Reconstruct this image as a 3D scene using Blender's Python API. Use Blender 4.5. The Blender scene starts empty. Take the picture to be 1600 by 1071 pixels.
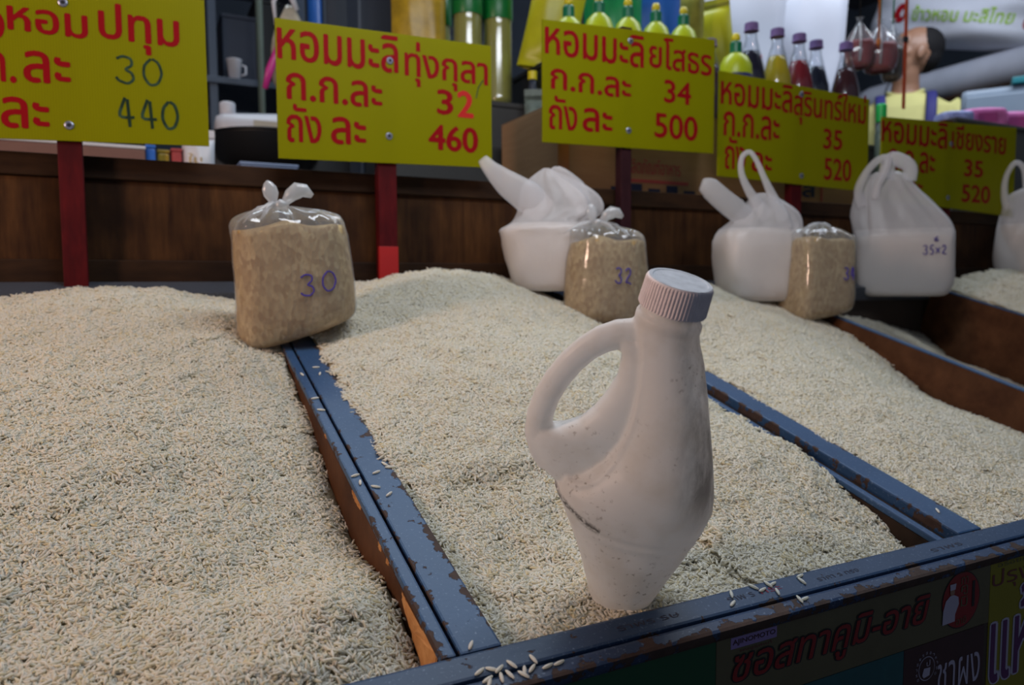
import bpy, bmesh, math, random
import numpy as np
from mathutils import Vector, Matrix, Euler
R = math.radians
random.seed(7); rng = np.random.default_rng(11)
sc = bpy.context.scene
COL = sc.collection
ZC = 1.0                                   # height of the eye above the market floor

# ------------------------------------------------------------------ camera, world, light
F_PX, YAW, PITCH, ROLL, TILT = 1170.7, 0.46394, 0.07469, -0.00563, 0.28465
cam_d = bpy.data.cameras.new('camera'); cam = bpy.data.objects.new('camera', cam_d); COL.objects.link(cam)
sc.camera = cam
fw = Vector((math.sin(YAW)*math.cos(PITCH), math.cos(YAW)*math.cos(PITCH), -math.sin(PITCH)))
r0 = Vector((math.cos(YAW), -math.sin(YAW), 0)); u0 = r0.cross(fw)
rt = r0*math.cos(ROLL)+u0*math.sin(ROLL); up = -r0*math.sin(ROLL)+u0*math.cos(ROLL)
cam.matrix_world = Matrix(((rt.x, up.x, -fw.x, 0), (rt.y, up.y, -fw.y, 0), (rt.z, up.z, -fw.z, ZC), (0, 0, 0, 1)))
cam_d.sensor_width = 23.6; cam_d.lens = F_PX/1600*23.6; cam_d.clip_start = 0.02
cam_d.dof.use_dof = True; cam_d.dof.focus_distance = 0.56; cam_d.dof.aperture_fstop = 4.5; cam_d.dof.aperture_blades = 7

world = bpy.data.worlds.new('world'); sc.world = world; world.use_nodes = True
bg = world.node_tree.nodes['Background']; bg.inputs[0].default_value = (0.55, 0.66, 0.9, 1); bg.inputs[1].default_value = 0.135
sc.view_settings.view_transform = 'Standard'; sc.view_settings.look = 'None'
sc.view_settings.gamma = 1; sc.view_settings.use_curve_mapping = False; sc.view_settings.exposure = 0.0

def area(name, loc, aim, sx, sy, power, col):
    l = bpy.data.lights.new(name, 'AREA'); l.shape = 'RECTANGLE'; l.size = sx; l.size_y = sy; l.energy = power; l.color = col
    o = bpy.data.objects.new(name, l); COL.objects.link(o); o.location = loc
    o.rotation_euler = (Vector(aim)-Vector(loc)).to_track_quat('-Z', 'Y').to_euler(); return o
area('stall_light', (0.46, 0.58, 1.86), (0.50, 0.92, 0.95), 0.7, 0.2, 6.3, (0.89, 0.935, 1.0))
area('rear_tube', (0.9, 1.75, 2.5), (0.8, 1.0, 0.9), 1.4, 0.12, 11, (0.72, 0.86, 1.0))
area('warm_bulb', (-1.0, 0.48, 1.42), (0.6, 1.0, 1.05), 0.16, 0.3, 9.0, (1.0, 0.68, 0.52))
area('added_shop_fill', (2.4, 1.2, 2.9), (2.9, 2.2, 1.6), 1.6, 0.3, 34, (0.80, 0.88, 1.0))  # unseen fill added to brighten the sacks and goods behind
area('aisle_light', (0.2, 2.3, 2.9), (0.4, 2.6, 1.0), 0.8, 0.3, 7, (0.75, 0.88, 1.0))

# ------------------------------------------------------------------ table frame (the bin tops slope up away from the buyer)
TX = np.array([1., 0, 0]); TT = np.array([0, math.cos(TILT), math.sin(TILT)]); TN = np.array([0, -math.sin(TILT), math.cos(TILT)])
TO = -0.32*TN + np.array([0, 0, ZC])
def tw(P):
    P = np.asarray(P, float); return TO + P[..., 0:1]*TX + P[..., 1:2]*TT + P[..., 2:3]*TN
MT = Matrix(((1, 0, 0, TO[0]), (0, TT[1], TN[1], TO[1]), (0, TT[2], TN[2], TO[2]), (0, 0, 0, 1)))

# ------------------------------------------------------------------ materials
class NT:
    def __init__(s, name):
        s.m = bpy.data.materials.new(name); s.m.use_nodes = True; s.t = s.m.node_tree; s.N = s.t.nodes
        s.b = s.N['Principled BSDF']; s.o = s.N['Material Output']
    def n(s, typ, **kw):
        x = s.N.new(typ)
        for k, v in kw.items():
            if k.startswith('i_'): x.inputs[k[2:].replace('_', ' ')].default_value = v
            else: setattr(x, k, v)
        return x
    def l(s, a, b): s.t.links.new(a, b)
    def coord(s, kind='Object', scale=(1, 1, 1)):
        c = s.n('ShaderNodeTexCoord'); mp = s.n('ShaderNodeMapping'); mp.inputs['Scale'].default_value = scale
        s.l(c.outputs[kind], mp.inputs[0]); return mp.outputs[0]
    def attr(s, name):
        a = s.n('ShaderNodeAttribute'); a.attribute_name = name; return a
    def noise(s, vec, scale, detail=4, rough=0.55):
        x = s.n('ShaderNodeTexNoise'); x.inputs['Scale'].default_value = scale; x.inputs['Detail'].default_value = detail; x.inputs['Roughness'].default_value = rough
        s.l(vec, x.inputs['Vector']); return x.outputs['Fac']
    def ramp(s, fac, stops):
        x = s.n('ShaderNodeValToRGB'); e = x.color_ramp.elements
        while len(e) < len(stops): e.new(0.5)
        for i, (p, c) in enumerate(stops):
            e[i].position = p; e[i].color = (c, c, c, 1) if isinstance(c, (int, float)) else (*c, 1)
        s.l(fac, x.inputs[0]); return x.outputs[0]
    def mix(s, fac, a, b, mode='MIX'):
        x = s.n('ShaderNodeMix', data_type='RGBA', blend_type=mode)
        if isinstance(fac, (int, float)): x.inputs[0].default_value = fac
        else: s.l(fac, x.inputs[0])
        for v, i in ((a, 6), (b, 7)):
            if isinstance(v, tuple): x.inputs[i].default_value = (*v, 1)
            else: s.l(v, x.inputs[i])
        return x.outputs[2]
    def math(s, op, a, b=None, c=None):
        x = s.n('ShaderNodeMath', operation=op)
        for i, v in enumerate((a, b, c)):
            if v is None: continue
            if isinstance(v, (int, float)): x.inputs[i].default_value = v
            else: s.l(v, x.inputs[i])
        return x.outputs[0]
    def bump(s, h, strength, dist=0.001):
        x = s.n('ShaderNodeBump'); x.inputs['Strength'].default_value = strength; x.inputs['Distance'].default_value = dist
        s.l(h, x.inputs['Height']); s.l(x.outputs[0], s.b.inputs['Normal']); return x.outputs[0]
    def translucent(s, colsock, amount, normal=None):
        t = s.n('ShaderNodeBsdfTranslucent'); m = s.n('ShaderNodeMixShader'); m.inputs[0].default_value = amount
        if isinstance(colsock, tuple): t.inputs[0].default_value = (*colsock, 1)
        else: s.l(colsock, t.inputs[0])
        s.l(s.b.outputs[0], m.inputs[1]); s.l(t.outputs[0], m.inputs[2]); s.l(m.outputs[0], s.o.inputs[0]); return m
def plain(name, col, rough=0.5, metal=0.0, var=0.12, scale=30, bump=0.0, spec=0.5):
    t = NT(name); v = t.coord()
    f = t.noise(v, scale)
    lo = tuple(c*(1-var) for c in col); hi = tuple(min(1, c*(1+var)) for c in col)
    t.l(t.mix(f, lo, hi), t.b.inputs['Base Color']); t.b.inputs['Roughness'].default_value = rough; t.b.inputs['Metallic'].default_value = metal
    t.b.inputs['Specular IOR Level'].default_value = spec
    if bump: t.bump(f, bump)
    return t.m
def film(name, white=0.1, tint=(0.95, 0.97, 1), gloss=0.08, rough=0.12, transl=0.0, bump=0.0):
    # thin plastic film: see-through, mirror-like glints, a little milky scatter
    t = NT(name); tr = t.n('ShaderNodeBsdfTransparent'); tr.inputs[0].default_value = (*tint, 1)
    gl = t.n('ShaderNodeBsdfGlossy'); gl.inputs['Roughness'].default_value = rough
    df = t.n('ShaderNodeBsdfDiffuse'); df.inputs[0].default_value = (0.86, 0.87, 0.88, 1)
    tl = t.n('ShaderNodeBsdfTranslucent'); tl.inputs[0].default_value = (0.86, 0.87, 0.88, 1)
    md = t.n('ShaderNodeMixShader'); md.inputs[0].default_value = 0.5; t.l(df.outputs[0], md.inputs[1]); t.l(tl.outputs[0], md.inputs[2])
    a = t.n('ShaderNodeMixShader'); t.l(tr.outputs[0], a.inputs[1]); t.l(md.outputs[0], a.inputs[2])
    f = t.noise(t.coord(), 55, 3); t.l(t.math('MULTIPLY_ADD', f, 0.35*white+0.02, white*0.85), a.inputs[0])
    lw = t.n('ShaderNodeLayerWeight'); lw.inputs[0].default_value = 0.35
    b = t.n('ShaderNodeMixShader'); t.l(t.math('MULTIPLY_ADD', lw.outputs['Fresnel'], 0.32, gloss), b.inputs[0])
    t.l(a.outputs[0], b.inputs[1]); t.l(gl.outputs[0], b.inputs[2]); t.l(b.outputs[0], t.o.inputs[0])
    if bump:
        n2 = t.noise(t.coord(scale=(1, 1, 0.45)), 60, 4); bp = t.n('ShaderNodeBump'); bp.inputs['Strength'].default_value = bump; bp.inputs['Distance'].default_value = 0.004
        t.l(n2, bp.inputs['Height']); t.l(bp.outputs[0], gl.inputs['Normal']); t.l(bp.outputs[0], df.inputs['Normal'])
    return t.m
def rice_mat(name, grain):
    t = NT(name)
    if grain:
        a = t.attr('rnd').outputs['Fac']
        c = t.ramp(a, [(0, (0.80, 0.68, 0.42)), (0.08, (0.84, 0.80, 0.66)), (0.40, (0.89, 0.89, 0.85)), (0.8, (0.92, 0.93, 0.91)), (1, (0.95, 0.96, 0.95))])
    else:
        v = t.n('ShaderNodeTexVoronoi'); v.inputs['Scale'].default_value = 420; t.l(t.coord(scale=(1, 1, 0.5)), v.inputs['Vector'])
        c = t.mix(0.5, (0.88, 0.76, 0.48), t.ramp(v.outputs['Color'], [(0, (0.78, 0.62, 0.34)), (1, (0.93, 0.86, 0.66))]))  # golden bed colour stands in for light scattered between the grains
        t.bump(v.outputs['Distance'], 0.5, 0.002)
    t.l(c, t.b.inputs['Base Color']); t.b.inputs['Roughness'].default_value = 0.38; t.b.inputs['Specular IOR Level'].default_value = 0.35
    t.translucent((0.98, 0.92, 0.74), 0.50); return t.m
def bagrice_mat(name, white=0.0):
    t = NT(name); co = t.coord(scale=(1, 1, 0.6)); v = t.n('ShaderNodeTexVoronoi'); v.inputs['Scale'].default_value = 230; t.l(co, v.inputs['Vector'])
    big = t.noise(t.coord(), 22, 3)
    A = tuple(np.array((0.38, 0.23, 0.085))*(1-white)+white*np.array((0.80, 0.70, 0.64))); B = tuple(np.array((0.72, 0.55, 0.28))*(1-white)+white*np.array((0.9, 0.86, 0.8)))
    c = t.mix(t.ramp(v.outputs['Color'], [(0.1, 0), (0.9, 1)]), A, B)
    c = t.mix(t.ramp(big, [(0.35, 0.0), (0.7, 0.45)]), c, tuple(np.array(A)*0.9))
    t.l(c, t.b.inputs['Base Color']); t.b.inputs['Roughness'].default_value = 0.6; t.b.inputs['Specular IOR Level'].default_value = 0.15; t.bump(v.outputs['Distance'], 0.6, 0.002); t.translucent((0.95, 0.80, 0.58), 0.25)
    return t.m
def paint_mat(name, edges=(), groove=None, strength=0.0, col=(0.027, 0.070, 0.158)):
    # old blue-grey enamel on wood; worn through to brown along the given edges. 'tc' holds (s, t, h) in the table's own metres
    t = NT(name); a = t.attr('tc'); v = a.outputs['Vector']
    sep = t.n('ShaderNodeSeparateXYZ'); t.l(v, sep.inputs[0])
    n1 = t.noise(v, 62, 6, 0.62); n2 = t.noise(v, 9, 3); thr = None
    e = None
    for ax, pos, wid, amt in edges:
        d = t.math('ABSOLUTE', t.math('SUBTRACT', sep.outputs[ax], pos))
        k = t.math('MULTIPLY', t.math('SUBTRACT', 1.0, t.math('MINIMUM', t.math('DIVIDE', d, wid), 1.0)), amt)
        e = k if e is None else t.math('MAXIMUM', e, k)
    wear = t.math('MULTIPLY_ADD', n2, 0.30, strength-0.15)
    tot = t.math('ADD', n1, wear)
    if e is not None: tot = t.math('ADD', tot, e)
    mask = t.ramp(tot, [(0.672, 0), (0.685, 1)])
    c0 = t.mix(t.noise(v, 14, 4), tuple(x*0.82 for x in col), tuple(x*1.22 for x in col))
    sp = t.noise(v, 420, 2); c0 = t.mix(t.ramp(sp, [(0.62, 0), (0.72, 0.5)]), c0, (0.20, 0.28, 0.40))  # pale specks paint small gloss glints into the enamel colour
    br = t.mix(t.noise(v, 130, 3), (0.030, 0.018, 0.015), (0.085, 0.055, 0.045))
    t.l(t.mix(mask, c0, br), t.b.inputs['Base Color'])
    t.l(t.mix(mask, (0.38, 0.38, 0.38), (0.8, 0.8, 0.8)), t.b.inputs['Roughness']); t.b.inputs['Specular IOR Level'].default_value = 0.32
    h = t.math('SUBTRACT', t.math('MULTIPLY', t.noise(v, 160, 4), 0.35), mask); t.bump(h, 0.7, 0.0007)
    return t.m
def wood_mat(name, lo, hi, scale=(3, 3, 40), rough=0.65, blot=0.5, attr=False):
    t = NT(name)
    if attr:
        mp = t.n('ShaderNodeMapping'); mp.inputs['Scale'].default_value = scale; t.l(t.attr('tc').outputs['Vector'], mp.inputs[0]); v = mp.outputs[0]; v2 = t.attr('tc').outputs['Vector']
    else: v = t.coord(scale=scale); v2 = t.coord()
    g = t.noise(v, 4, 6, 0.65); b = t.noise(v2, 7, 4)
    c = t.mix(t.ramp(g, [(0.3, 0), (0.7, 1)]), lo, hi)
    c = t.mix(t.ramp(b, [(0.35, blot), (0.65, 0)]), c, tuple(x*0.35 for x in lo))
    t.l(c, t.b.inputs['Base Color']); t.b.inputs['Roughness'].default_value = rough; t.b.inputs['Specular IOR Level'].default_value = 0.14; t.bump(g, 0.35, 0.001); return t.m

M = {}
M['grain'] = rice_mat('rice_grain_white', True); M['rice_bed'] = rice_mat('rice_bed', False)
M['bagrice'] = bagrice_mat('bagged_rice'); M['bagwhite'] = bagrice_mat('bagged_rice_white', 0.85)
M['film'] = film('clear_film', 0.16, gloss=0.05, rough=0.07, bump=0.25)
M['film_body'] = film('clear_film_tight', 0.03, gloss=0.03, rough=0.09, bump=0.1)
M['knot'] = film('gathered_film', 0.55, gloss=0.08, rough=0.15, bump=0.3)
def milk(name, see):
    t = NT(name); tr = t.n('ShaderNodeBsdfTransparent'); tr.inputs[0].default_value = (0.93, 0.93, 0.95, 1)
    t.l(t.mix(t.noise(t.coord(), 16, 4), (0.86, 0.84, 0.85), (0.95, 0.92, 0.91)), t.b.inputs['Base Color']); t.b.inputs['Roughness'].default_value = 0.32
    n2 = t.noise(t.coord(scale=(1, 1, 0.5)), 34, 4); t.bump(n2, 0.5, 0.006)
    tl = t.n('ShaderNodeBsdfTranslucent'); tl.inputs[0].default_value = (0.85, 0.85, 0.86, 1)
    m1 = t.n('ShaderNodeMixShader'); m1.inputs[0].default_value = 0.38; t.l(t.b.outputs[0], m1.inputs[1]); t.l(tl.outputs[0], m1.inputs[2])
    m2 = t.n('ShaderNodeMixShader'); m2.inputs[0].default_value = see; t.l(m1.outputs[0], m2.inputs[1]); t.l(tr.outputs[0], m2.inputs[2])
    t.l(m2.outputs[0], t.o.inputs[0]); return t.m
M['milk'] = milk('milky_bag_plastic', 0.34); M['milk_top'] = milk('thin_milky_plastic', 0.50)
A_E = [('X', 0.191, 0.008, 0.20), ('X', 0.1635, 0.004, 0.14)]
M['paint_a'] = paint_mat('blue_enamel_wide', A_E, strength=0.01)
M['paint_strip'] = paint_mat('blue_enamel_narrow', [('X', 0.152, 0.005, 0.16), ('X', 0.608, 0.004, 0.1)], strength=0.0)
M['paint_b'] = paint_mat('blue_enamel_second', [('X', 0.634, 0.006, 0.17), ('X', 0.666, 0.004, 0.12)], strength=0.0)
M['paint_rail'] = paint_mat('blue_enamel_rail', [('Y', 0.3005, 0.004, 0.10), ('Y', 0.320, 0.003, 0.14)], strength=0.0, col=(0.024, 0.052, 0.112))
M['paint_lip'] = paint_mat('blue_enamel_lip', [('Y', 0.2875, 0.007, 0.16), ('Z', -0.0085, 0.004, 0.14)], strength=0.10, col=(0.022, 0.044, 0.10))
M['paint_back'] = paint_mat('blue_enamel_back', [], strength=-0.02, col=(0.06, 0.068, 0.085))
M['ply'] = wood_mat('brown_plywood', (0.060, 0.022, 0.010), (0.13, 0.055, 0.024), (60, 6, 6), attr=True)
M['ply_dark'] = wood_mat('dark_plywood', (0.02, 0.013, 0.01), (0.05, 0.03, 0.02), (60, 6, 6), attr=True)
M['board'] = wood_mat('stained_board', (0.034, 0.012, 0.004), (0.105, 0.044, 0.013), (18, 18, 2.2), blot=0.85)
M['board_trim'] = wood_mat('stained_trim', (0.022, 0.010, 0.005), (0.052, 0.024, 0.010), (3, 18, 18), blot=0.7)
M['raw'] = wood_mat('bare_splintered_wood', (0.42, 0.17, 0.05), (0.78, 0.42, 0.17), (160, 14, 14), attr=True, blot=0.55)
def sign_mat():
    t = NT('yellow_corrugated_plastic'); co = t.coord(); sx = t.n('ShaderNodeSeparateXYZ'); t.l(co, sx.inputs[0])
    w = t.math('SINE', t.math('MULTIPLY', sx.outputs[0], 2*math.pi/0.0032))
    c = t.mix(t.noise(co, 12, 4), (0.29, 0.285, 0.0), (0.345, 0.335, 0.0))
    c = t.mix(t.math('MULTIPLY_ADD', w, 0.5, 0.5), c, (0.28, 0.27, 0.0))
    t.l(c, t.b.inputs['Base Color']); t.b.inputs['Roughness'].default_value = 0.5; t.b.inputs['Specular IOR Level'].default_value = 0.12; t.bump(w, 0.15, 0.0003)
    t.translucent((0.46, 0.44, 0.0), 0.34); return t.m
M['sign'] = sign_mat()
M['red_vinyl'] = plain('red_cut_vinyl', (0.27, 0.002, 0.006), 0.6, var=0.05, spec=0.1); M['red_bright'] = plain('bright_red_vinyl', (0.52, 0.01, 0.006), 0.4, var=0.03)
M['marker'] = plain('dark_green_marker', (0.012, 0.05, 0.018), 0.6, var=0.4, scale=200)
M['ink_violet'] = plain('violet_marker', (0.06, 0.04, 0.30), 0.6, var=0.2)
M['ink_faded'] = plain('faded_ink', (0.03, 0.03, 0.05), 0.8, var=0.5, scale=300); M['ink_red'] = plain('faded_red_ink', (0.20, 0.02, 0.05), 0.8, var=0.5, scale=300)
M['post_red'] = wood_mat('red_painted_stick', (0.065, 0.003, 0.006), (0.15, 0.008, 0.010), (20, 20, 4), blot=0.7)
M['post_scarlet'] = plain('scarlet_paint', (0.42, 0.012, 0.012), 0.5); M['post_dark'] = wood_mat('dark_purple_stick', (0.03, 0.008, 0.012), (0.06, 0.018, 0.022), (20, 20, 4))
M['screw'] = plain('grey_screw', (0.30, 0.32, 0.42), 0.35, 0.7); M['hole'] = plain('screw_slot', (0.01, 0.01, 0.015), 0.8)

# ------------------------------------------------------------------ building helpers
def tag(o, label=None, cat=None, group=None, kind=None):
    if label: o['label'] = label
    if cat: o['category'] = cat
    if group: o['group'] = group
    if kind: o['kind'] = kind
    return o
def mesh(name, V, F, mat, parent=None, smooth=False, tc=None):
    me = bpy.data.meshes.new(name); me.from_pydata([tuple(map(float, v)) for v in V], [], [tuple(f) for f in F]); me.update()
    if smooth: me.polygons.foreach_set('use_smooth', [True]*len(me.polygons))
    if mat: me.materials.append(mat)
    if tc is not None:
        a = me.attributes.new('tc', 'FLOAT_VECTOR', 'POINT'); a.data.foreach_set('vector', np.asarray(tc, np.float32).ravel())
    o = bpy.data.objects.new(name, me); COL.objects.link(o)
    if parent is not None:
        o.parent = parent
    return o
def empty(name, loc=(0, 0, 0), rz=0.0, label=None, cat=None, group=None):
    o = bpy.data.objects.new(name, None); COL.objects.link(o); o.location = loc; o.rotation_euler = (0, 0, rz); o.empty_display_size = 0.02
    return tag(o, label, cat, group)
def bm_mesh(name, bm, mat, parent=None, smooth=False):
    me = bpy.data.meshes.new(name); bm.normal_update(); bm.to_mesh(me); bm.free()
    if smooth: me.polygons.foreach_set('use_smooth', [True]*len(me.polygons))
    if mat: me.materials.append(mat)
    o = bpy.data.objects.new(name, me); COL.objects.link(o)
    if parent is not None: o.parent = parent
    return o
def box_bm(x0, x1, y0, y1, z0, z1, bev=0.0, seg=2, cuts=0):
    bm = bmesh.new(); bmesh.ops.create_cube(bm, size=1)
    for v in bm.verts: v.co = Vector(((x0+x1)/2+v.co.x*(x1-x0), (y0+y1)/2+v.co.y*(y1-y0), (z0+z1)/2+v.co.z*(z1-z0)))
    if bev: bmesh.ops.bevel(bm, geom=bm.edges[:], offset=bev, segments=seg, affect='EDGES', profile=0.6)
    return bm
def box(name, x0, x1, y0, y1, z0, z1, mat, parent=None, bev=0.001, table=False, seg=2, jitter=0.0):
    bm = box_bm(x0, x1, y0, y1, z0, z1, bev, seg)
    if not table: return bm_mesh(name, bm, mat, parent)
    # cut along the length so that wood edges can be a touch uneven
    V = np.array([v.co[:] for v in bm.verts]); F = [[v.index for v in f.verts] for f in bm.faces]; bm.free()
    P = tw(V); 
    if parent is not None: P = P - np.array(parent.location)
    return mesh(name, P, F, mat, parent, tc=V)
def ring(cx, cy, z, rx, ry, n=40, p=2.0, rot=0.0, w=None):
    out = []
    for k in range(n):
        a = 2*math.pi*k/n; c, s = math.cos(a), math.sin(a)
        x = rx*math.copysign(abs(c)**(2/p), c); y = ry*math.copysign(abs(s)**(2/p), s)
        if w is not None: x *= 1+w[k]; y *= 1+w[k]
        out.append((cx+x*math.cos(rot)-y*math.sin(rot), cy+x*math.sin(rot)+y*math.cos(rot), z))
    return out
def loft(rings, cap0=True, cap1=True):
    V = [p for r in rings for p in r]; n = len(rings[0]); F = []
    for i in range(len(rings)-1):
        for k in range(n): F.append((i*n+k, i*n+(k+1) % n, (i+1)*n+(k+1) % n, (i+1)*n+k))
    if cap0: F.append(tuple(range(n-1, -1, -1)))
    if cap1: F.append(tuple((len(rings)-1)*n+k for k in range(n)))
    return V, F
def lathe(prof, n=32, c=(0, 0)):
    return loft([[(c[0]+r*math.cos(2*math.pi*k/n), c[1]+r*math.sin(2*math.pi*k/n), z) for k in range(n)] for r, z in prof])
def tube(pts, rad, n=8, flat=1.0, closed=False):
    pts = [Vector(p) for p in pts]; m = len(pts); rings = []; prev = None
    for i, p in enumerate(pts):
        a = pts[(i-1) % m] if (i or closed) else p; b = pts[(i+1) % m] if (i < m-1 or closed) else p
        t = (b-a).normalized() if (b-a).length > 1e-9 else Vector((0, 0, 1))
        if prev is None:
            ref = Vector((0, 1, 0)) if abs(t.y) < 0.9 else Vector((1, 0, 0)); nx = (ref-t*ref.dot(t)).normalized()
        else: nx = (prev-t*prev.dot(t)).normalized()
        prev = nx; ny = t.cross(nx); r = rad[i] if hasattr(rad, '__len__') else rad
        rings.append([tuple(p+nx*(r*flat*math.cos(2*math.pi*k/n))+ny*(r*math.sin(2*math.pi*k/n))) for k in range(n)])
    if closed:
        V, F = loft(rings, False, False); L = len(rings)-1
        for k in range(n): F.append((L*n+k, L*n+(k+1) % n, (k+1) % n, k))
        return V, F
    return loft(rings)
def join(*VF):
    V, F = [], []
    for v, f in VF:
        o = len(V); V += [tuple(p) for p in v]; F += [tuple(i+o for i in g) for g in f]
    return V, F
_tx = {}
def text_mesh(s, bold=0.0, shear=0.0, slabs=52):
    """outline of the built-in font filled by a non-zero winding scan into thin trapezoids (overlapping strokes stay solid)"""
    k = (s, shear)
    if k not in _tx:
        cu = bpy.data.curves.new('text', 'FONT'); cu.body = s; cu.size = 1; cu.shear = shear; cu.resolution_u = 4; cu.fill_mode = 'NONE'
        o = bpy.data.objects.new('text', cu); COL.objects.link(o); bpy.context.view_layer.update()
        me = o.to_mesh(); P = np.array([v.co[:2] for v in me.vertices]).reshape(-1, 2); E = [tuple(e.vertices) for e in me.edges]; o.to_mesh_clear()
        bpy.data.objects.remove(o); bpy.data.curves.remove(cu)
        # every contour is a run of consecutive vertices; walk each in index order
        A, B = [], []
        for i, j in E:
            if abs(i-j) == 1: A.append(min(i, j)); B.append(max(i, j))
            else: A.append(max(i, j)); B.append(min(i, j))
        A = P[A]; B = P[B]; y0, y1 = P[:, 1].min(), P[:, 1].max(); dy = (y1-y0)/slabs; V, F = [], []
        for q in range(slabs):
            ya = y0+q*dy; ym = ya+dy/2; up = (A[:, 1] <= ym) & (B[:, 1] > ym); dn = (A[:, 1] > ym) & (B[:, 1] <= ym); m = up | dn
            a_, b_ = A[m], B[m]; t = (ym-a_[:, 1])/(b_[:, 1]-a_[:, 1]); x = a_[:, 0]+t*(b_[:, 0]-a_[:, 0]); sl = np.clip((b_[:, 0]-a_[:, 0])/(b_[:, 1]-a_[:, 1]), -2.5, 2.5)
            w = np.where(up[m], 1, -1); od = np.argsort(x); c = 0; st = None
            for i in od:
                if c == 0: st = i
                c += w[i]
                if c == 0 and x[i]-x[st] > 1e-5:
                    n = len(V); h = dy/2*1.02; V += [(x[st]-sl[st]*h, ym-h, 0), (x[i]-sl[i]*h, ym-h, 0), (x[i]+sl[i]*h, ym+h, 0), (x[st]+sl[st]*h, ym+h, 0)]; F.append((n, n+1, n+2, n+3))
        _tx[k] = (np.array(V), F)
    V, F = _tx[k]; return V.copy(), F
def text_box(name, s, x0, x1, z0, z1, y, mat, parent, bold=0.0, shear=0.0, grow=0.0, fn=None):
    """lettering fitted into a rectangle of a plane facing -Y (or mapped through fn); weight comes from closely shifted copies of the outline"""
    V, F = text_mesh(s, 0.0, shear); mn, mx = V.min(0), V.max(0)
    bw = bold*0.55*(x1-x0)/(mx[0]-mn[0])+grow; x0 += bw-grow; x1 -= bw-grow; z0 += bw*0.6-grow*0.6; z1 -= bw*0.6-grow*0.6
    X = x0+(V[:, 0]-mn[0])/(mx[0]-mn[0])*(x1-x0); Z = z0+(V[:, 1]-mn[1])/(mx[1]-mn[1])*(z1-z0)
    m = 1 if bw <= 0 else (9 if grow else 5); PV, PF = [], []
    for q in range(m):
        dx, dz = (0, 0) if m == 1 or q == m-1 else (bw*math.cos(2*math.pi*q/(m-1)), 0.7*bw*math.sin(2*math.pi*q/(m-1)))
        P = [fn(a+dx, b+dz) for a, b in zip(X, Z)] if fn else np.stack([X+dx, np.full_like(X, y-0.00001*q), Z+dz], 1)
        o = len(PV); PV += [tuple(p) for p in P]; PF += [tuple(i+o for i in f) for f in F]
    return mesh(name, PV, PF, mat, parent)
HAND = {'3': [[(0.05, 0.88), (0.35, 1.0), (0.75, 0.92), (0.78, 0.68), (0.4, 0.52), (0.75, 0.42), (0.85, 0.18), (0.55, 0.0), (0.1, 0.1), (0.0, 0.22)]],
        '0': [[(0.45, 1.0), (0.1, 0.75), (0.05, 0.35), (0.35, 0.02), (0.75, 0.1), (0.98, 0.5), (0.8, 0.9), (0.5, 1.0)]],
        '4': [[(0.5, 1.0), (0.05, 0.3), (0.98, 0.34)], [(0.62, 0.95), (0.72, 0.0)]],
        '2': [[(0.05, 0.8), (0.35, 1.0), (0.7, 0.9), (0.72, 0.62), (0.3, 0.35), (0.1, 0.1), (0.5, 0.12), (0.9, 0.02)]],
        '5': [[(0.85, 1.0), (0.25, 0.98), (0.15, 0.55), (0.6, 0.58), (0.85, 0.3), (0.6, 0.03), (0.1, 0.08)]],
        'x': [[(0, 0.7), (0.8, 0.2)], [(0.8, 0.75), (0.05, 0.15)]], '6': [[(0.7, 1), (0.2, 0.6), (0.1, 0.2), (0.5, 0.0), (0.85, 0.25), (0.5, 0.5), (0.15, 0.3)]]}
def hand_text(s, x0, x1, z0, z1, fn, rad, gap=0.12, n=6):
    VF = []; m = len(s); w = (x1-x0)/(m+gap*(m-1))
    for i, ch in enumerate(s):
        ox = x0+i*w*(1+gap)
        for st in HAND.get(ch, HAND['0']):
            pts = []
            for a, b in zip(st[:-1], st[1:]):
                for k in range(4): pts.append((a[0]+(b[0]-a[0])*k/4, a[1]+(b[1]-a[1])*k/4))
            pts.append(st[-1])
            for _ in range(2):
                pts = [pts[0]]+[tuple((pts[j-1][q]+2*pts[j][q]+pts[j+1][q])/4 for q in (0, 1)) for j in range(1, len(pts)-1)]+[pts[-1]]
            P = [fn(ox+p[0]*w, z0+p[1]*(z1-z0)) for p in pts]
            VF.append(tube(P, rad, n))
    return join(*VF)
def smooth_levels(lv, m=3):
    out = []
    for i in range(len(lv)-1):
        p0 = lv[max(i-1, 0)]; p1 = lv[i]; p2 = lv[i+1]; p3 = lv[min(i+2, len(lv)-1)]
        for k in range(m):
            t = k/m; out.append(tuple(0.5*((2*b)+(-a+c)*t+(2*a-5*b+4*c-d)*t*t+(-a+3*b-3*c+d)*t**3) for a, b, c, d in zip(p0, p1, p2, p3)))
    out.append(tuple(lv[-1])); return out
def smoothnoise(n, k, seed):
    r = np.random.default_rng(seed); a = np.zeros(n); th = np.arange(n)*2*np.pi/n
    for f in k: a += r.normal()*np.cos(f*th+r.uniform(0, 6.28))
    return a/len(k)**.5

# ================================================================== SETTING
def struct(o): o['kind'] = 'structure'; return o
M['concrete'] = plain('market_concrete', (0.10, 0.10, 0.10), 0.8, scale=4, var=0.3); M['wall'] = plain('grey_blue_wall', (0.045, 0.06, 0.085), 0.8, scale=3, var=0.4)
M['roof'] = plain('roof_sheet', (0.08, 0.085, 0.10), 0.7, scale=3, var=0.3)
struct(box('floor', -2.6, 5.6, -1.6, 4.6, -0.1, 0.0, M['concrete'], bev=0))
struct(box('wall_back', -2.6, 5.6, 4.5, 4.6, 0.0, 3.3, M['wall'], bev=0))
struct(box('wall_right', 5.5, 5.6, -1.6, 4.5, 0.0, 3.3, M['wall'], bev=0))
struct(box('ceiling', -2.6, 5.6, -1.6, 4.6, 3.3, 3.38, M['roof'], bev=0))

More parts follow.
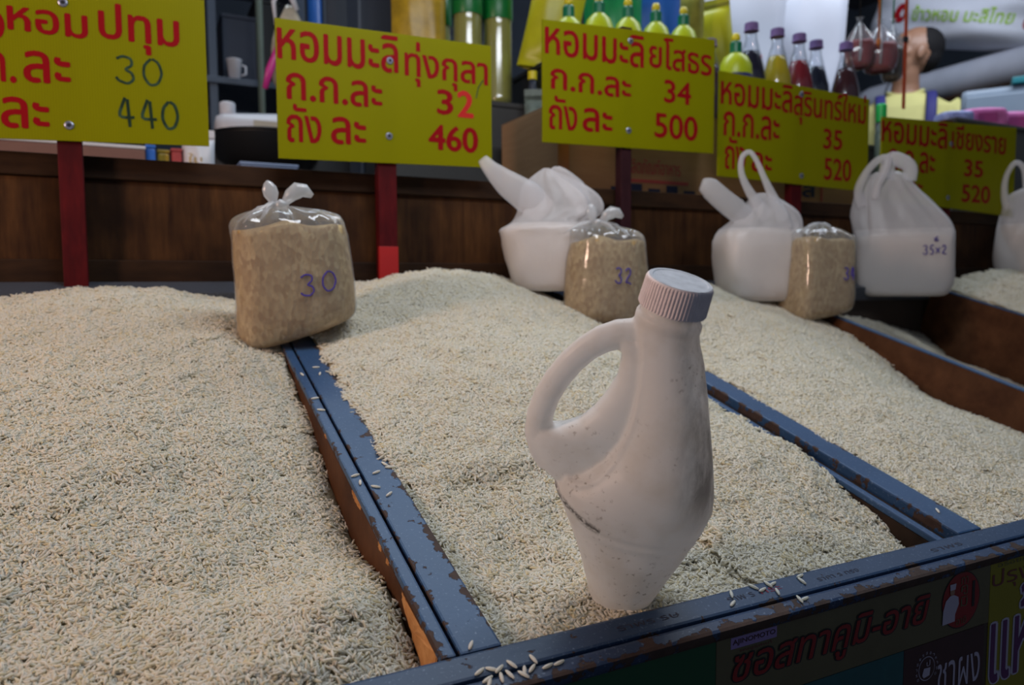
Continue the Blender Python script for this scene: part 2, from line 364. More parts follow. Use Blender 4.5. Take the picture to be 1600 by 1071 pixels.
# ================================================================== DISPLAY BIN
stand = empty('rice_display_bin', (0.9, 0.75, 0), 0, 'sloping blue-grey painted wooden bin with rice compartments and stickered front', 'display bin')
def tb(name, s0, s1, t0, t1, h0, h1, mat, bev=0.0012, parent=None):
    o = box(name, s0, s1, t0, t1, h0, h1, mat, stand, bev, True)
    if parent: o.parent = parent; 
    return o
SL, SR = -0.34, 2.62
tb('front_rail', SL, SR, 0.3002, 0.320, -0.026, 0.0, M['paint_rail'], 0.0022)
tb('front_lip', SL, SR, 0.2865, 0.2992, -0.0095, -0.0008, M['paint_lip'], 0.0028)
tb('back_rail', SL, SR, 1.072, 1.128, -0.03, 0.0, M['paint_back'])
tb('bin_bottom', SL, SR, 0.32, 1.072, -0.235, -0.22, M['ply_dark'])
tb('front_inner_board', SL, SR, 0.3202, 0.3222, -0.22, -0.004, M['ply_dark'], 0.0003)
tb('divider', SL, SL+0.03, 0.32, 1.072, -0.22, 0.0, M['ply'])
tb('divider', SR-0.03, SR, 0.32, 1.072, -0.22, 0.0, M['ply'])
for (n0, n1, w0, w1, pm, drop) in ((0.152, 0.1612, 0.1637, 0.1912, 'paint_a', 0.0), (0.6085, 0.6165, 0.634, 0.6665, 'paint_b', -0.003)):
    tb('divider_board', n0, n1, 0.3285, 1.072, -0.22, drop-0.0065, M['ply' if n0 < 0.5 else 'ply_dark'], 0.0004)
    tb('edge_strip', n0-0.0004, n1, 0.3202, 1.072, drop-0.0062, drop, M['paint_strip'], 0.0016)
    tb('divider_core', n1, w0, 0.3205, 1.072, -0.22, drop-0.008, M['ply_dark'], 0.0003)
    tb('divider_top', w0, w1, 0.3202, 1.072, -0.2, 0.0, M[pm], 0.0018)
for s0 in (1.127, 1.650):
    tb('divider_board', s0, s0+0.010, 0.3285, 1.072, -0.22, -0.003, M['ply'], 0.0004)
    tb('edge_strip', s0-0.0003, s0+0.0103, 0.3285, 1.072, -0.003, 0.0, M['paint_strip'], 0.0010)
# splintered bare patches on the first divider's side
def patch(name, pts, depth, seed):
    # ragged sliver of bare wood proud of the board's side; pts = outline (t, h)
    r = np.random.default_rng(seed); out = []
    for i in range(len(pts)):
        a = np.array(pts[i]); b = np.array(pts[(i+1) % len(pts)])
        for k in range(5): out.append(a+(b-a)*k/5+r.normal(0, 0.0006, 2)*(k > 0))
    c = np.mean(out, 0); inner = [c+(p-c)*0.55 for p in out]; n = len(out)
    V = [(0.1522, p[0], p[1]) for p in out]+[(0.1522-depth*(0.6+0.8*r.random()), p[0], p[1]) for p in inner]+[(0.1522-depth, c[0], c[1])]
    F = [(i, (i+1) % n, n+(i+1) % n, n+i) for i in range(n)]+[(n+i, n+(i+1) % n, 2*n) for i in range(n)]
    V = np.array(V); mesh(name, tw(V)-np.array(stand.location), F, M['raw'], stand, tc=V)
patch('splintered_wood', [(0.328, -0.004), (0.352, -0.006), (0.385, -0.008), (0.397, -0.008), (0.396, -0.014), (0.375, -0.022), (0.35, -0.032), (0.328, -0.036)], 0.0016, 3)
patch('splintered_wood', [(0.498, -0.004), (0.522, -0.0045), (0.530, -0.007), (0.518, -0.011), (0.5, -0.010)], 0.0012, 4)
patch('splintered_wood', [(0.444, -0.005), (0.452, -0.005), (0.450, -0.010), (0.443, -0.010)], 0.001, 5)
patch('splintered_wood', [(0.425, -0.005), (0.431, -0.005), (0.430, -0.010), (0.424, -0.009)], 0.001, 6)
patch('splintered_wood', [(0.62, -0.003), (0.628, -0.003), (0.627, -0.007), (0.62, -0.007)], 0.001, 7)
# upright front below the rail, with stickers
M['khaki'] = plain('khaki_sticker', (0.11, 0.098, 0.052), 0.35, var=0.2, scale=40); M['green_st'] = plain('green_sticker', (0.004, 0.07, 0.028), 0.35)
M['teal_st'] = plain('teal_sticker', (0.008, 0.085, 0.10), 0.35, var=0.35, scale=60); M['maroon_st'] = plain('maroon_sticker', (0.045, 0.016, 0.022), 0.35, var=0.3, scale=60)
M['yellow_st'] = plain('yellow_sticker', (0.24, 0.21, 0.006), 0.35, var=0.1); M['violet_st'] = plain('violet_label', (0.26, 0.19, 0.42), 0.4); M['white_st'] = plain('white_print', (0.45, 0.42, 0.55), 0.5)
M['black_st'] = plain('black_print', (0.01, 0.01, 0.012), 0.5); M['red_st'] = plain('red_print', (0.24, 0.008, 0.012), 0.4); M['brown_st'] = plain('brown_print', (0.14, 0.03, 0.03), 0.5)
M['fascia'] = plain('brown_painted_front', (0.05, 0.035, 0.025), 0.6)
YF = 0.372
def wb(name, x0, x1, y0, y1, z0, z1, mat, parent=stand, bev=0.0006):
    L = parent.location if parent is stand else Vector((0, 0, 0))
    return box(name, x0-stand.location.x, x1-stand.location.x, y0-stand.location.y, y1-stand.location.y, z0+ZC, z1+ZC, mat, parent, bev)
fas = wb('fascia', SL, SR, YF, YF+0.012, -1.0, -0.232, M['fascia'])
def stick(name, x0, x1, z0, z1, mat, lift=0.0006, parent=fas): return wb(name, x0, x1, YF-lift, YF+0.001, z0, z1, mat, parent, 0.0)
def ft(s, x0, x1, z0, z1, mat, lift=0.0009, parent=fas, **k):
    return text_box('lettering', s, x0-0.9, x1-0.9, z0+ZC, z1+ZC, YF-0.75-lift, mat, parent, **k)
s1 = stick('sticker', 0.337, 0.637, -0.287, -0.2335, M['khaki']); s1['label'] = 'khaki seasoning sauce sticker with red lettering'
g1 = stick('sticker', -0.02, 0.3365, -0.33, -0.2335, M['green_st']); g1['label'] = 'plain dark green sticker'
te = stick('sticker', 0.337, 0.5285, -0.36, -0.2875, M['teal_st']); te['label'] = 'teal sticker'
ma = stick('sticker', 0.529, 0.632, -0.38, -0.2875, M['maroon_st']); ma['label'] = 'dark maroon sticker with round crest'
ye = stick('sticker', 0.6375, 0.98, -0.38, -0.2335, M['yellow_st']); ye['label'] = 'yellow sticker with violet letters'
stick('sticker', -0.33, -0.025, -0.33, -0.2335, M['khaki'])
stick('label_strip', 0.3495, 0.3915, -0.2455, -0.2375, M['violet_st'], 0.0008)
ft('AJINOMOTO', 0.351, 0.390, -0.2437, -0.2392, M['maroon_st'], 0.0010, bold=0.03)
ft('ผงชูรสแท้', 0.358, 0.387, -0.2495, -0.2465, M['brown_st'])
ft('ซอสทาคูมิ-อายิ', 0.351, 0.558, -0.277, -0.2465, M['black_st'], 0.0009, bold=0.045, shear=0.25, grow=0.0012)
ft('ซอสทาคูมิ-อายิ', 0.351, 0.558, -0.277, -0.2465, M['red_st'], 0.0012, bold=0.018, shear=0.25)
def disc(name, cx, cz, r, mat, lift, rx=1.0, n=40):
    V = [(cx-0.9+r*rx*math.cos(a), YF-0.75-lift, cz+ZC+r*math.sin(a)) for a in [2*math.pi*k/n for k in range(n)]]
    return mesh(name, V, [tuple(range(n))], mat, fas)
disc('emblem', 0.598, -0.2595, 0.0242, M['black_st'], 0.0008, 1.04); disc('emblem', 0.598, -0.2595, 0.0232, M['red_st'], 0.0010, 1.04)
ft('ทา', 0.597, 0.606, -0.2465, -0.2405, M['khaki'], 0.0013); ft('คู', 0.597, 0.606, -0.2555, -0.2475, M['khaki'], 0.0013); ft('มิ', 0.597, 0.606, -0.2655, -0.2570, M['khaki'], 0.0013)
ft('อายิ', 0.592, 0.605, -0.280, -0.274, M['khaki'], 0.0013); stick('emblem_bar', 0.612, 0.6155, -0.268, -0.246, M['black_st'], 0.0013)
def poly(name, pts, mat, lift): return mesh(name, [(x-0.9, YF-0.75-lift, z+ZC) for x, z in pts], [tuple(range(len(pts)))], mat, fas)
poly('cook_coat', [(0.574, -0.2765), (0.590, -0.276), (0.590, -0.270), (0.5945, -0.262), (0.5935, -0.256), (0.588, -0.2535), (0.583, -0.2535), (0.5775, -0.257), (0.5745, -0.265)], M['white_st'], 0.0014)
disc('cook_head', 0.5855, -0.2505, 0.0030, plain('cook_skin', (0.30, 0.17, 0.12), 0.5), 0.0015); poly('cook_hat', [(0.5825, -0.249), (0.589, -0.249), (0.590, -0.244), (0.582, -0.244)], M['white_st'], 0.0016)
disc('crest', 0.557, -0.3085, 0.0100, M['white_st'], 0.0008); disc('crest', 0.557, -0.3085, 0.0093, M['maroon_st'], 0.0010)
poly('crest_mark', [(0.551, -0.313), (0.553, -0.3155), (0.560, -0.3145), (0.561, -0.308), (0.553, -0.3075)], M['white_st'], 0.0013); ft('ป', 0.556, 0.5605, -0.3065, -0.3015, M['white_st'], 0.0013)
for k in range(13):
    a = R(215-k*20.5); ft('ตราชูรสอาหารดี'[k], 0.557+0.0128*math.cos(a)-0.0011, 0.557+0.0128*math.cos(a)+0.0011, -0.3085+0.0128*math.sin(a)-0.0011, -0.3085+0.0128*math.sin(a)+0.0011, M['white_st'])
ft('ชาผง', 0.571, 0.627, -0.335, -0.309, M['white_st'], bold=0.0)
ft('แห้ง', 0.641, 0.735, -0.343, -0.262, M['white_st'], 0.0009, bold=0.035, grow=0.002); ft('แห้ง', 0.641, 0.735, -0.343, -0.262, plain('violet_print', (0.10, 0.02, 0.12), 0.5), 0.0012, bold=0.01)
ft('ปรุงรส', 0.640, 0.735, -0.262, -0.243, M['brown_st']); ft('อร่อยทุกมื้อ', 0.647, 0.72, -0.2425, -0.2365, M['khaki'])
# side and back carcass
wb('side_panel', SL, SL+0.012, YF+0.012, 1.17, -1.0, -0.24, M['fascia']); wb('side_panel', SR-0.012, SR, YF+0.012, 1.17, -1.0, -0.24, M['fascia'])
wb('back_frame', SL, SR, 1.145, 1.17, -1.0, -0.02, M['fascia'])
# faded stencil marks on the rail (printed flat on the paint)
def rail_text(s, a, b, t0, t1, mat):
    o = text_box('lettering', s, a, b, t0, t1, 0, mat, stand, fn=lambda x, t: tuple(tw((x, t, 0.0002))-np.array(stand.location)))
rail_text('ราพร รษ', 0.268, 0.318, 0.3075, 0.3115, M['ink_faded']); rail_text('ราพ ร', 0.362, 0.386, 0.3085, 0.3130, M['ink_faded'])
rail_text('ทระ', 0.392, 0.412, 0.3085, 0.3130, M['ink_red']); rail_text('ราคา ร ทรง', 0.448, 0.492, 0.307, 0.3105, M['ink_faded']); rail_text('ราพร', 0.58, 0.62, 0.307, 0.311, M['ink_faded'])

# tall stained board across the back, built of three plywood sheets under a cap rail
bk = empty('back_board', (0.9, 1.19, ZC), 0, 'tall brown stained wooden board behind the row of rice bags and sign posts', 'board')
xs = [SL, 0.66, 1.64, SR]
for a, b in zip(xs[:-1], xs[1:]): box('panel', a-0.9+0.001, b-0.9-0.001, -0.006, 0.010, -0.02, 0.150, M['board'], bk, 0.0015)
box('cap_rail', SL-0.9, SR-0.9, -0.012, 0.018, 0.150, 0.180, M['board_trim'], bk, 0.002)
box('base_batten', SL-0.9, SR-0.9, -0.012, -0.0062, -0.02, 0.040, M['board_trim'], bk, 0.002)

# ================================================================== RICE
def rbf(ctrl):
    C = np.array(ctrl, float); P = C[:, :2]; n = len(C)
    def phi(d): return np.where(d > 0, d*d*np.log(np.maximum(d, 1e-9)), 0)
    A = np.zeros((n+3, n+3)); d = np.linalg.norm(P[:, None]-P[None], axis=2); A[:n, :n] = phi(d)+np.eye(n)*1e-5
    A[:n, n] = 1; A[:n, n+1:] = P; A[n, :n] = 1; A[n+1:, :n] = P.T
    w = np.linalg.solve(A, np.r_[C[:, 2], 0, 0, 0])
    def f(Q):
        d = np.linalg.norm(Q[:, None]-P[None], axis=2); return phi(d)@w[:n]+w[n]+Q@w[n+1:]
    return f
def vnoise(Q, scale, seed):
    r = np.random.default_rng(seed); out = np.zeros(len(Q))
    for k in range(14):
        a = r.uniform(0, 6.28); f = scale*r.uniform(0.5, 1.6); out += np.sin(Q[:, 0]*f*math.cos(a)+Q[:, 1]*f*math.sin(a)+r.uniform(0, 6.28))
    return out/14**.5
# clumps of grains: real spindle-shaped grains, many in one small mesh, repeated by the instancer
def grain(L=0.0068, rr=0.00098):
    prof = [(0.0, -0.5), (0.62, -0.40), (1.0, -0.12), (0.98, 0.16), (0.60, 0.40), (0.0, 0.5)]; n = 5
    V = [(-0.5*L, 0, 0)]+[(p*L, r_*rr*math.cos(2*math.pi*k/n), r_*rr*0.85*math.sin(2*math.pi*k/n)) for r_, p in prof[1:-1] for k in range(n)]+[(0.5*L, 0, 0)]
    F = [(0, 1+(k+1) % n, 1+k) for k in range(n)]
    for i in range(3):
        for k in range(n): F.append((1+i*n+k, 1+i*n+(k+1) % n, 1+(i+1)*n+(k+1) % n, 1+(i+1)*n+k))
    e = 1+4*n; F += [(e, 1+3*n+k, 1+3*n+(k+1) % n) for k in range(n)]
    return np.array(V), F
GV, GF = grain()
clumps = []
for c in range(6):
    r = np.random.default_rng(100+c); V = []; F = []; A = []; base = r.uniform(0, 3.14)
    for i in range(64):
        rad = 0.0125*math.sqrt(r.random()); a = r.uniform(0, 6.28)
        yaw = r.uniform(0, 6.28) if r.random() < 0.6 else base+r.normal(0, 0.5); pit = r.normal(0, 0.30); s = r.uniform(0.84, 1.14)
        m = Matrix.Rotation(yaw, 3, 'Z') @ Matrix.Rotation(pit, 3, 'Y') @ Matrix.Rotation(r.uniform(0, 6), 3, 'X')
        P = (GV*np.array([s, 1, 1]))@np.array(m).T + np.array([rad*math.cos(a), rad*math.sin(a), r.uniform(-0.0012, 0.0013)+abs(math.sin(pit))*0.0008])
        o = len(V); V += [tuple(p) for p in P]; F += [tuple(j+o for j in f) for f in GF]; A += [r.random()]*len(P)
    me = bpy.data.meshes.new('grain_clump'); me.from_pydata(V, [], F); me.update(); me.polygons.foreach_set('use_smooth', [True]*len(F))
    at = me.attributes.new('rnd', 'FLOAT', 'POINT'); at.data.foreach_set('value', np.array(A, np.float32)); me.materials.append(M['grain'])
    clumps.append(bpy.data.objects.new('grain_clump', me))
ng = bpy.data.node_groups.new('scatter_grains', 'GeometryNodeTree')
ng.interface.new_socket('Geometry', in_out='INPUT', socket_type='NodeSocketGeometry'); ng.interface.new_socket('Geometry', in_out='OUTPUT', socket_type='NodeSocketGeometry')
gi = ng.nodes.new('NodeGroupInput'); go = ng.nodes.new('NodeGroupOutput'); iop = ng.nodes.new('GeometryNodeInstanceOnPoints'); jg = ng.nodes.new('GeometryNodeJoinGeometry')
for c in clumps:
    oi = ng.nodes.new('GeometryNodeObjectInfo'); oi.inputs['Object'].default_value = c; oi.inputs['As Instance'].default_value = True
    ng.links.new(oi.outputs['Geometry'], jg.inputs[0])
na = ng.nodes.new('GeometryNodeInputNamedAttribute'); na.data_type = 'FLOAT_VECTOR'; na.inputs['Name'].default_value = 'rot'
nb = ng.nodes.new('GeometryNodeInputNamedAttribute'); nb.data_type = 'INT'; nb.inputs['Name'].default_value = 'pick'
ng.links.new(gi.outputs[0], iop.inputs['Points']); ng.links.new(jg.outputs[0], iop.inputs['Instance']); iop.inputs['Pick Instance'].default_value = True
ng.links.new(na.outputs[0], iop.inputs['Rotation']); ng.links.new(nb.outputs[0], iop.inputs['Instance Index']); ng.links.new(iop.outputs[0], go.inputs[0])
HEIGHT = {}
def heap(key, s0, s1, t0, t1, ctrl, label, seed, dens=9500, extra=None):
    f = rbf(ctrl)
    def h(Q):
        v = f(Q)+0.0011*vnoise(Q, 75, seed)+0.0006*vnoise(Q, 190, seed+1)
        if extra: v = v+extra(Q)
        return v
    HEIGHT[key] = h
    nx, ny = int((s1-s0)/0.008), int((t1-t0)/0.008); gx = np.linspace(s0, s1, nx); gy = np.linspace(t0, t1, ny)
    G = np.array([(a, b) for b in gy for a in gx]); H = h(G)-0.0020
    V = np.c_[G, H]; F = [(j*nx+i, j*nx+i+1, (j+1)*nx+i+1, (j+1)*nx+i) for j in range(ny-1) for i in range(nx-1)]
    # skirt down to the bin's floor, so the heap is a solid body of rice
    edge = [j for j in range(nx)]+[j*nx+nx-1 for j in range(1, ny)]+[(ny-1)*nx+i for i in range(nx-2, -1, -1)]+[j*nx for j in range(ny-2, 0, -1)]
    off = len(V); V = np.r_[V, [(V[e][0], V[e][1], -0.2195) for e in edge]]; m = len(edge)
    F += [(edge[(i+1) % m], edge[i], off+i, off+(i+1) % m) for i in range(m)]+[tuple(off+i for i in range(m))]
    o = mesh('rice_heap', V, F, M['rice_bed'], smooth=True); o.matrix_world = MT
    tag(o, label, 'rice', None, 'stuff')
    r = np.random.default_rng(seed+50); n = int((s1-s0)*(t1-t0)*dens)
    c = 1/math.sqrt(dens); gx_, gy_ = np.meshgrid(np.arange(s0+0.006, s1-0.006, c), np.arange(t0+0.004, t1-0.004, c)); Q = np.c_[gx_.ravel(), gy_.ravel()]
    Q += r.uniform(-0.75*c, 0.75*c, Q.shape); Q[:, 0] = Q[:, 0].clip(s0+0.005, s1-0.005); Q[:, 1] = Q[:, 1].clip(t0+0.0035, t1-0.004); n = len(Q)
    e = 0.004; hz = h(Q); dx = (h(Q+[e, 0])-h(Q-[e, 0]))/(2*e); dy = (h(Q+[0, e])-h(Q-[0, e]))/(2*e)
    rot = []
    for a, b in zip(dx, dy):
        q = Vector((-a, -b, 1)).to_track_quat('Z', 'Y').to_matrix() @ Matrix.Rotation(r.uniform(0, 6.28), 3, 'Z'); rot.append(q.to_euler()[:])
    me = bpy.data.meshes.new('grains'); me.from_pydata([tuple(p) for p in np.c_[Q, hz]], [], [])
    me.attributes.new('rot', 'FLOAT_VECTOR', 'POINT').data.foreach_set('vector', np.array(rot, np.float32).ravel())
    me.attributes.new('pick', 'INT', 'POINT').data.foreach_set('value', r.integers(0, 6, n).astype(np.int32))
    g = bpy.data.objects.new('grains', me); COL.objects.link(g); g.parent = o; g['kind'] = 'stuff'
    md = g.modifiers.new('scatter', 'NODES'); md.node_group = ng
    return o
gauss = lambda Q, x, y, sx, sy: np.exp(-((Q[:, 0]-x)/sx)**2-((Q[:, 1]-y)/sy)**2)
heap('one', SL+0.031, 0.1515, 0.3225, 1.071, [
    (.15, .33, -.032), (.15, .357, -.029), (.15, .413, -.024), (.15, .45, -.032), (.15, .49, -.044), (.15, .557, -.045), (.15, .671, -.026), (.15, .76, -.016), (.15, .845, -.008), (.15, .95, .0), (.15, 1.04, -.012),
    (.09, 1.02, -.004), (.03, 1.03, .008), (-.03, 1.035, .010), (-.1, 1.03, .003), (-.2, 1.02, -.008), (-.3, 1.02, -.012), (.0, .9, .008), (.0, .75, .0), (.05, .6, -.022), (-.05, .6, -.012), (.08, .5, -.034),
    (.1, .40, -.012), (.06, .36, -.010), (.0, .36, -.020), (-.05, .45, -.028), (-.3, .5, -.02), (-.3, .35, -.025), (-.3, .8, -.005), (.1, .85, .004), (.09, .33, -.016)],
    'off-white rice heaped in the first bin, sliding away from the brown divider side', 1,
    extra=lambda Q: 0.010*gauss(Q, 0.105, 0.385, 0.028, 0.030)+0.006*gauss(Q, 0.05, 0.345, 0.06, 0.018)-0.007*gauss(Q, 0.055, 0.455, 0.05, 0.03)-0.004*gauss(Q, 0.02, 0.58, 0.05, 0.04))
heap('two', 0.1918, 0.608, 0.3225, 1.071, [
    (.193, .33, -.006), (.193, .40, -.004), (.193, .5, -.002), (.193, .6, -.001), (.193, .7, .0), (.193, .8, .002), (.193, .9, .005), (.193, 1.0, .006), (.22, 1.04, .0),
    (.29, 1.04, .012), (.36, 1.04, .028), (.435, 1.04, .036), (.51, 1.04, .028), (.58, 1.04, .010), (.606, 1.04, .0),
    (.606, .33, -.028), (.606, .36, -.024), (.606, .385, -.016), (.606, .413, -.010), (.606, .456, .000), (.606, .52, -.002), (.606, .62, -.004), (.606, .75, .002), (.606, .9, .006),
    (.5, .33, -.008), (.4, .33, -.003), (.3, .33, -.002), (.25, .33, -.006), (.25, .42, -.010), (.3, .45, -.010), (.38, .42, -.002), (.5, .42, .002), (.52, .5, .010), (.3, .57, .004), (.4, .58, .012), (.45, .7, .022), (.3, .7, .014), (.35, .9, .026), (.5, .9, .022)],
    'rice heap in the middle bin around the upright white scoop jug', 2,
    extra=lambda Q: 0.006*gauss(Q, 0.36, 0.375, 0.035, 0.022)-0.005/(1+np.exp((Q[:, 1]-(0.515+0.05*(Q[:, 0]-0.2)))/0.006))*(Q[:, 0] < 0.4)+0.002*gauss(Q, 0.27, 0.53, 0.1, 0.015))
heap('three', 0.667, 1.1265, 0.3225, 1.071, [
    (.669, .33, -.006), (.669, .45, -.003), (.669, .6, -.002), (.669, .75, .001), (.669, .9, .006), (.69, 1.04, .008), (.8, 1.04, .018), (.95, 1.04, .012), (1.1, 1.04, -.012),
    (1.125, .33, -.055), (1.125, .45, -.060), (1.125, .533, -.061), (1.125, .627, -.067), (1.125, .688, -.066), (1.125, .721, -.056), (1.125, .78, -.038), (1.125, .842, -.025), (1.125, .943, -.016),
    (.78, .33, -.008), (.9, .33, -.022), (1.0, .33, -.040), (.8, .5, .0), (.95, .5, -.022), (.85, .75, .010), (1.0, .8, -.008), (.85, .9, .018), (1.0, .95, .002)],
    'rice heap in the third bin, dropping away toward the bare brown divider', 3)
heap('four', 1.1375, 1.6495, 0.3225, 1.071, [
    (1.645, .33, -.15), (1.645, .879, -.140), (1.645, .992, -.137), (1.645, 1.04, -.12), (1.4, 1.04, -.075), (1.2, 1.04, -.05), (1.15, .33, -.16), (1.15, .7, -.13), (1.3, .9, -.10), (1.4, .6, -.15), (1.5, 1.0, -.10)],
    'low remnant of rice at the back of the nearly empty fourth bin', 4, 6000)
heap('five', 1.661, SR-0.031, 0.3225, 1.071, [
    (1.665, .33, -.02), (1.665, .6, -.006), (1.665, .8, .000), (1.665, 1.04, .006), (1.8, 1.04, .032), (1.9, 1.04, .040), (2.2, 1.04, .04), (2.55, 1.04, .02), (1.9, .7, .015), (2.2, .5, .0), (2.5, .33, -.02), (1.8, .9, .022)],
    'rice heap in the far bin beneath the last price sign', 5, 6000)

# loose grains one can count
gm = None
def loose(pts, label, group):
    global gm
    if gm is None:
        gm = bpy.data.meshes.new('rice_grain'); gm.from_pydata([tuple(v*1.28) for v in GV], [], GF); gm.polygons.foreach_set('use_smooth', [True]*len(GF)); gm.materials.append(M['grain'])
        gm.attributes.new('rnd', 'FLOAT', 'POINT').data.foreach_set('value', np.full(len(GV), 0.95, np.float32))
    for i, p in enumerate(pts):
        s, t = p[:2]; h = p[2] if len(p) > 2 else 0.0
        o = bpy.data.objects.new('rice_grain', gm); COL.objects.link(o)
        o.location = tw((s, t, h+0.0010)); o.rotation_euler = (Matrix.Rotation(TILT, 3, 'X') @ Matrix.Rotation(random.uniform(0, 3.14), 3, 'Z')).to_euler(); tag(o, label, 'rice grain', group)
loose([(0.3682, 0.3144), (0.3621, 0.3062), (0.3906, 0.3165), (0.395, 0.3117), (0.404, 0.3155), (0.4045, 0.3064), (0.4368, 0.316), (0.4333, 0.3107), (0.42, 0.295, -0.0008), (0.4155, 0.2955, -0.0008), (0.408, 0.3148)], 'single white rice grain lying on the blue front rail beyond the jug', 'loose grains on the front rail')
loose([(0.1567, 0.537), (0.1578, 0.525), (0.1680, 0.5157), (0.175, 0.5381), (0.1752, 0.5022), (0.1858, 0.5502), (0.1884, 0.5439), (0.1566, 0.7593), (0.1755, 0.7587), (0.1753, 0.7772), (0.1570, 0.6954), (0.157, 0.6674), (0.172, 0.3248)], 'single white rice grain lying on the first blue divider', 'loose grains on the first divider')
loose([(0.1685, 0.3035), (0.171, 0.2973, -0.0008), (0.1708, 0.2943, -0.0008), (0.1761, 0.3028), (0.1803, 0.3018), (0.1848, 0.2965, -0.0008), (0.1889, 0.3027), (0.1944, 0.2965, -0.0008), (0.2031, 0.3024), (0.2092, 0.2955, -0.0008), (0.2172, 0.2957, -0.0008), (0.1995, 0.2968, -0.0008), (0.1925, 0.2940, -0.0008), (0.1792, 0.2960, -0.0008)], 'single white rice grain in the scatter on the front rail by the first divider', 'loose grains scattered at the near rail corner')
loose([(0.6497, 0.3527)], 'single white rice grain on top of the second blue divider', 'loose grain on the second divider')

# ================================================================== SCOOP JUG
ja = Vector((0.030, -0.394, 0.919)).normalized(); je = Vector((0.865, -0.451, -0.221)); je = (je-ja*je.dot(ja)).normalized(); jz = je.cross(ja)
jug = empty('scoop_jug', (0, 0, 0), 0, 'milky white plastic jug with loop handle and ribbed cap stuck in the rice', 'jug')
JS = 1.07
jug.matrix_world = Matrix(((je.x*JS, ja.x*JS, jz.x*JS, 0.280*JS), (je.y*JS, ja.y*JS, jz.y*JS, 0.409*JS), (je.z*JS, ja.z*JS, jz.z*JS, ZC-0.219*JS), (0, 0, 0, 1)))
mm = 0.001
lv = [(-24, -8, 3, 2), (-20, -11, 6, 8), (-8, -14.5, 10, 13), (4, -17.5, 14, 17.5), (14, -20.5, 17.5, 21), (24, -24.5, 21, 24), (45, -34, 26.2, 27), (60, -42, 30, 30), (72, -49, 32.5, 31), (77, -52, 34.2, 33), (80.5, -54, 34.2, 33), (84, -56.5, 35.5, 34.6), (93, -62, 36.4, 36),
      (100, -60, 37, 36.5), (109, -50, 35, 36), (122, -38, 30.5, 34.5), (134, -33, 26.2, 32.5), (150, -32, 20, 29.5), (171, -33.5, 11.9, 26), (192, -38, 3.2, 21.5), (203, -40.5, -2.6, 19), (209, -41.6, -4.8, 18.4), (211, -42.2, -4.2, 19), (214, -42.0, -4.6, 18.8), (216, -40.2, -6.6, 16.8), (224, -40.2, -6.6, 16.8)]
rings = []
for y, a, b, d in lv:
    rings.append([((( a+b)/2+(b-a)/2*math.copysign(abs(math.cos(t))**0.92, math.cos(t)))*mm, y*mm, d*math.copysign(abs(math.sin(t))**0.92, math.sin(t))*mm) for t in [2*math.pi*k/48 for k in range(48)]])
body = loft(rings); body = (body[0], [tuple(reversed(f)) for f in body[1]])
hc = [(-67, 103), (-74, 113), (-79, 124), (-80.3, 136), (-79, 149), (-75.3, 162), (-70, 174), (-63.2, 184.5), (-56, 192), (-48, 197), (-38, 199.5), (-28, 199)]
hp = [(x*mm, y*mm, 0) for x, y in hc]; hr = [6.0*mm, 6.8*mm, 6.8*mm, 6.6*mm, 6.4*mm, 6.4*mm, 6.4*mm, 6.4*mm, 6.8*mm, 7.2*mm, 8*mm, 8*mm]
handle = tube(hp, hr, 14, flat=1.25)
# recessed web between handle heel and body
web = []
for y, a, b, d in [(93, -60, -20, 9), (100, -70, -20, 12), (110, -78, -20, 13), (120, -84, -20, 13), (127, -83, -20, 12), (131, -68, -20, 12), (138, -57, -18, 12), (148, -50, -16, 12), (160, -45, -18, 12), (172, -42, -18, 12), (186, -43, -20, 12), (196, -50, -22, 10)]:
    web.append([(((a+b)/2+(b-a)/2*math.cos(t))*mm, y*mm, d*math.copysign(abs(math.sin(t))**0.8, math.sin(t))*mm) for t in [2*math.pi*k/28 for k in range(28)]])
wv = loft(web); wv = (wv[0], [tuple(reversed(f)) for f in wv[1]])
crs = [(-36, 207, 11), (-31, 190, 14), (-28, 172, 15.5), (-27, 150, 17), (-30, 129, 17), (-38, 112, 21), (-49, 104, 19), (-56, 101.5, 12)]
seam = tube(smooth_levels([(a*mm, b*mm, c*mm) for a, b, c in crs], 4), 2.6*mm, 8)
VF = join(body, handle, wv, seam)
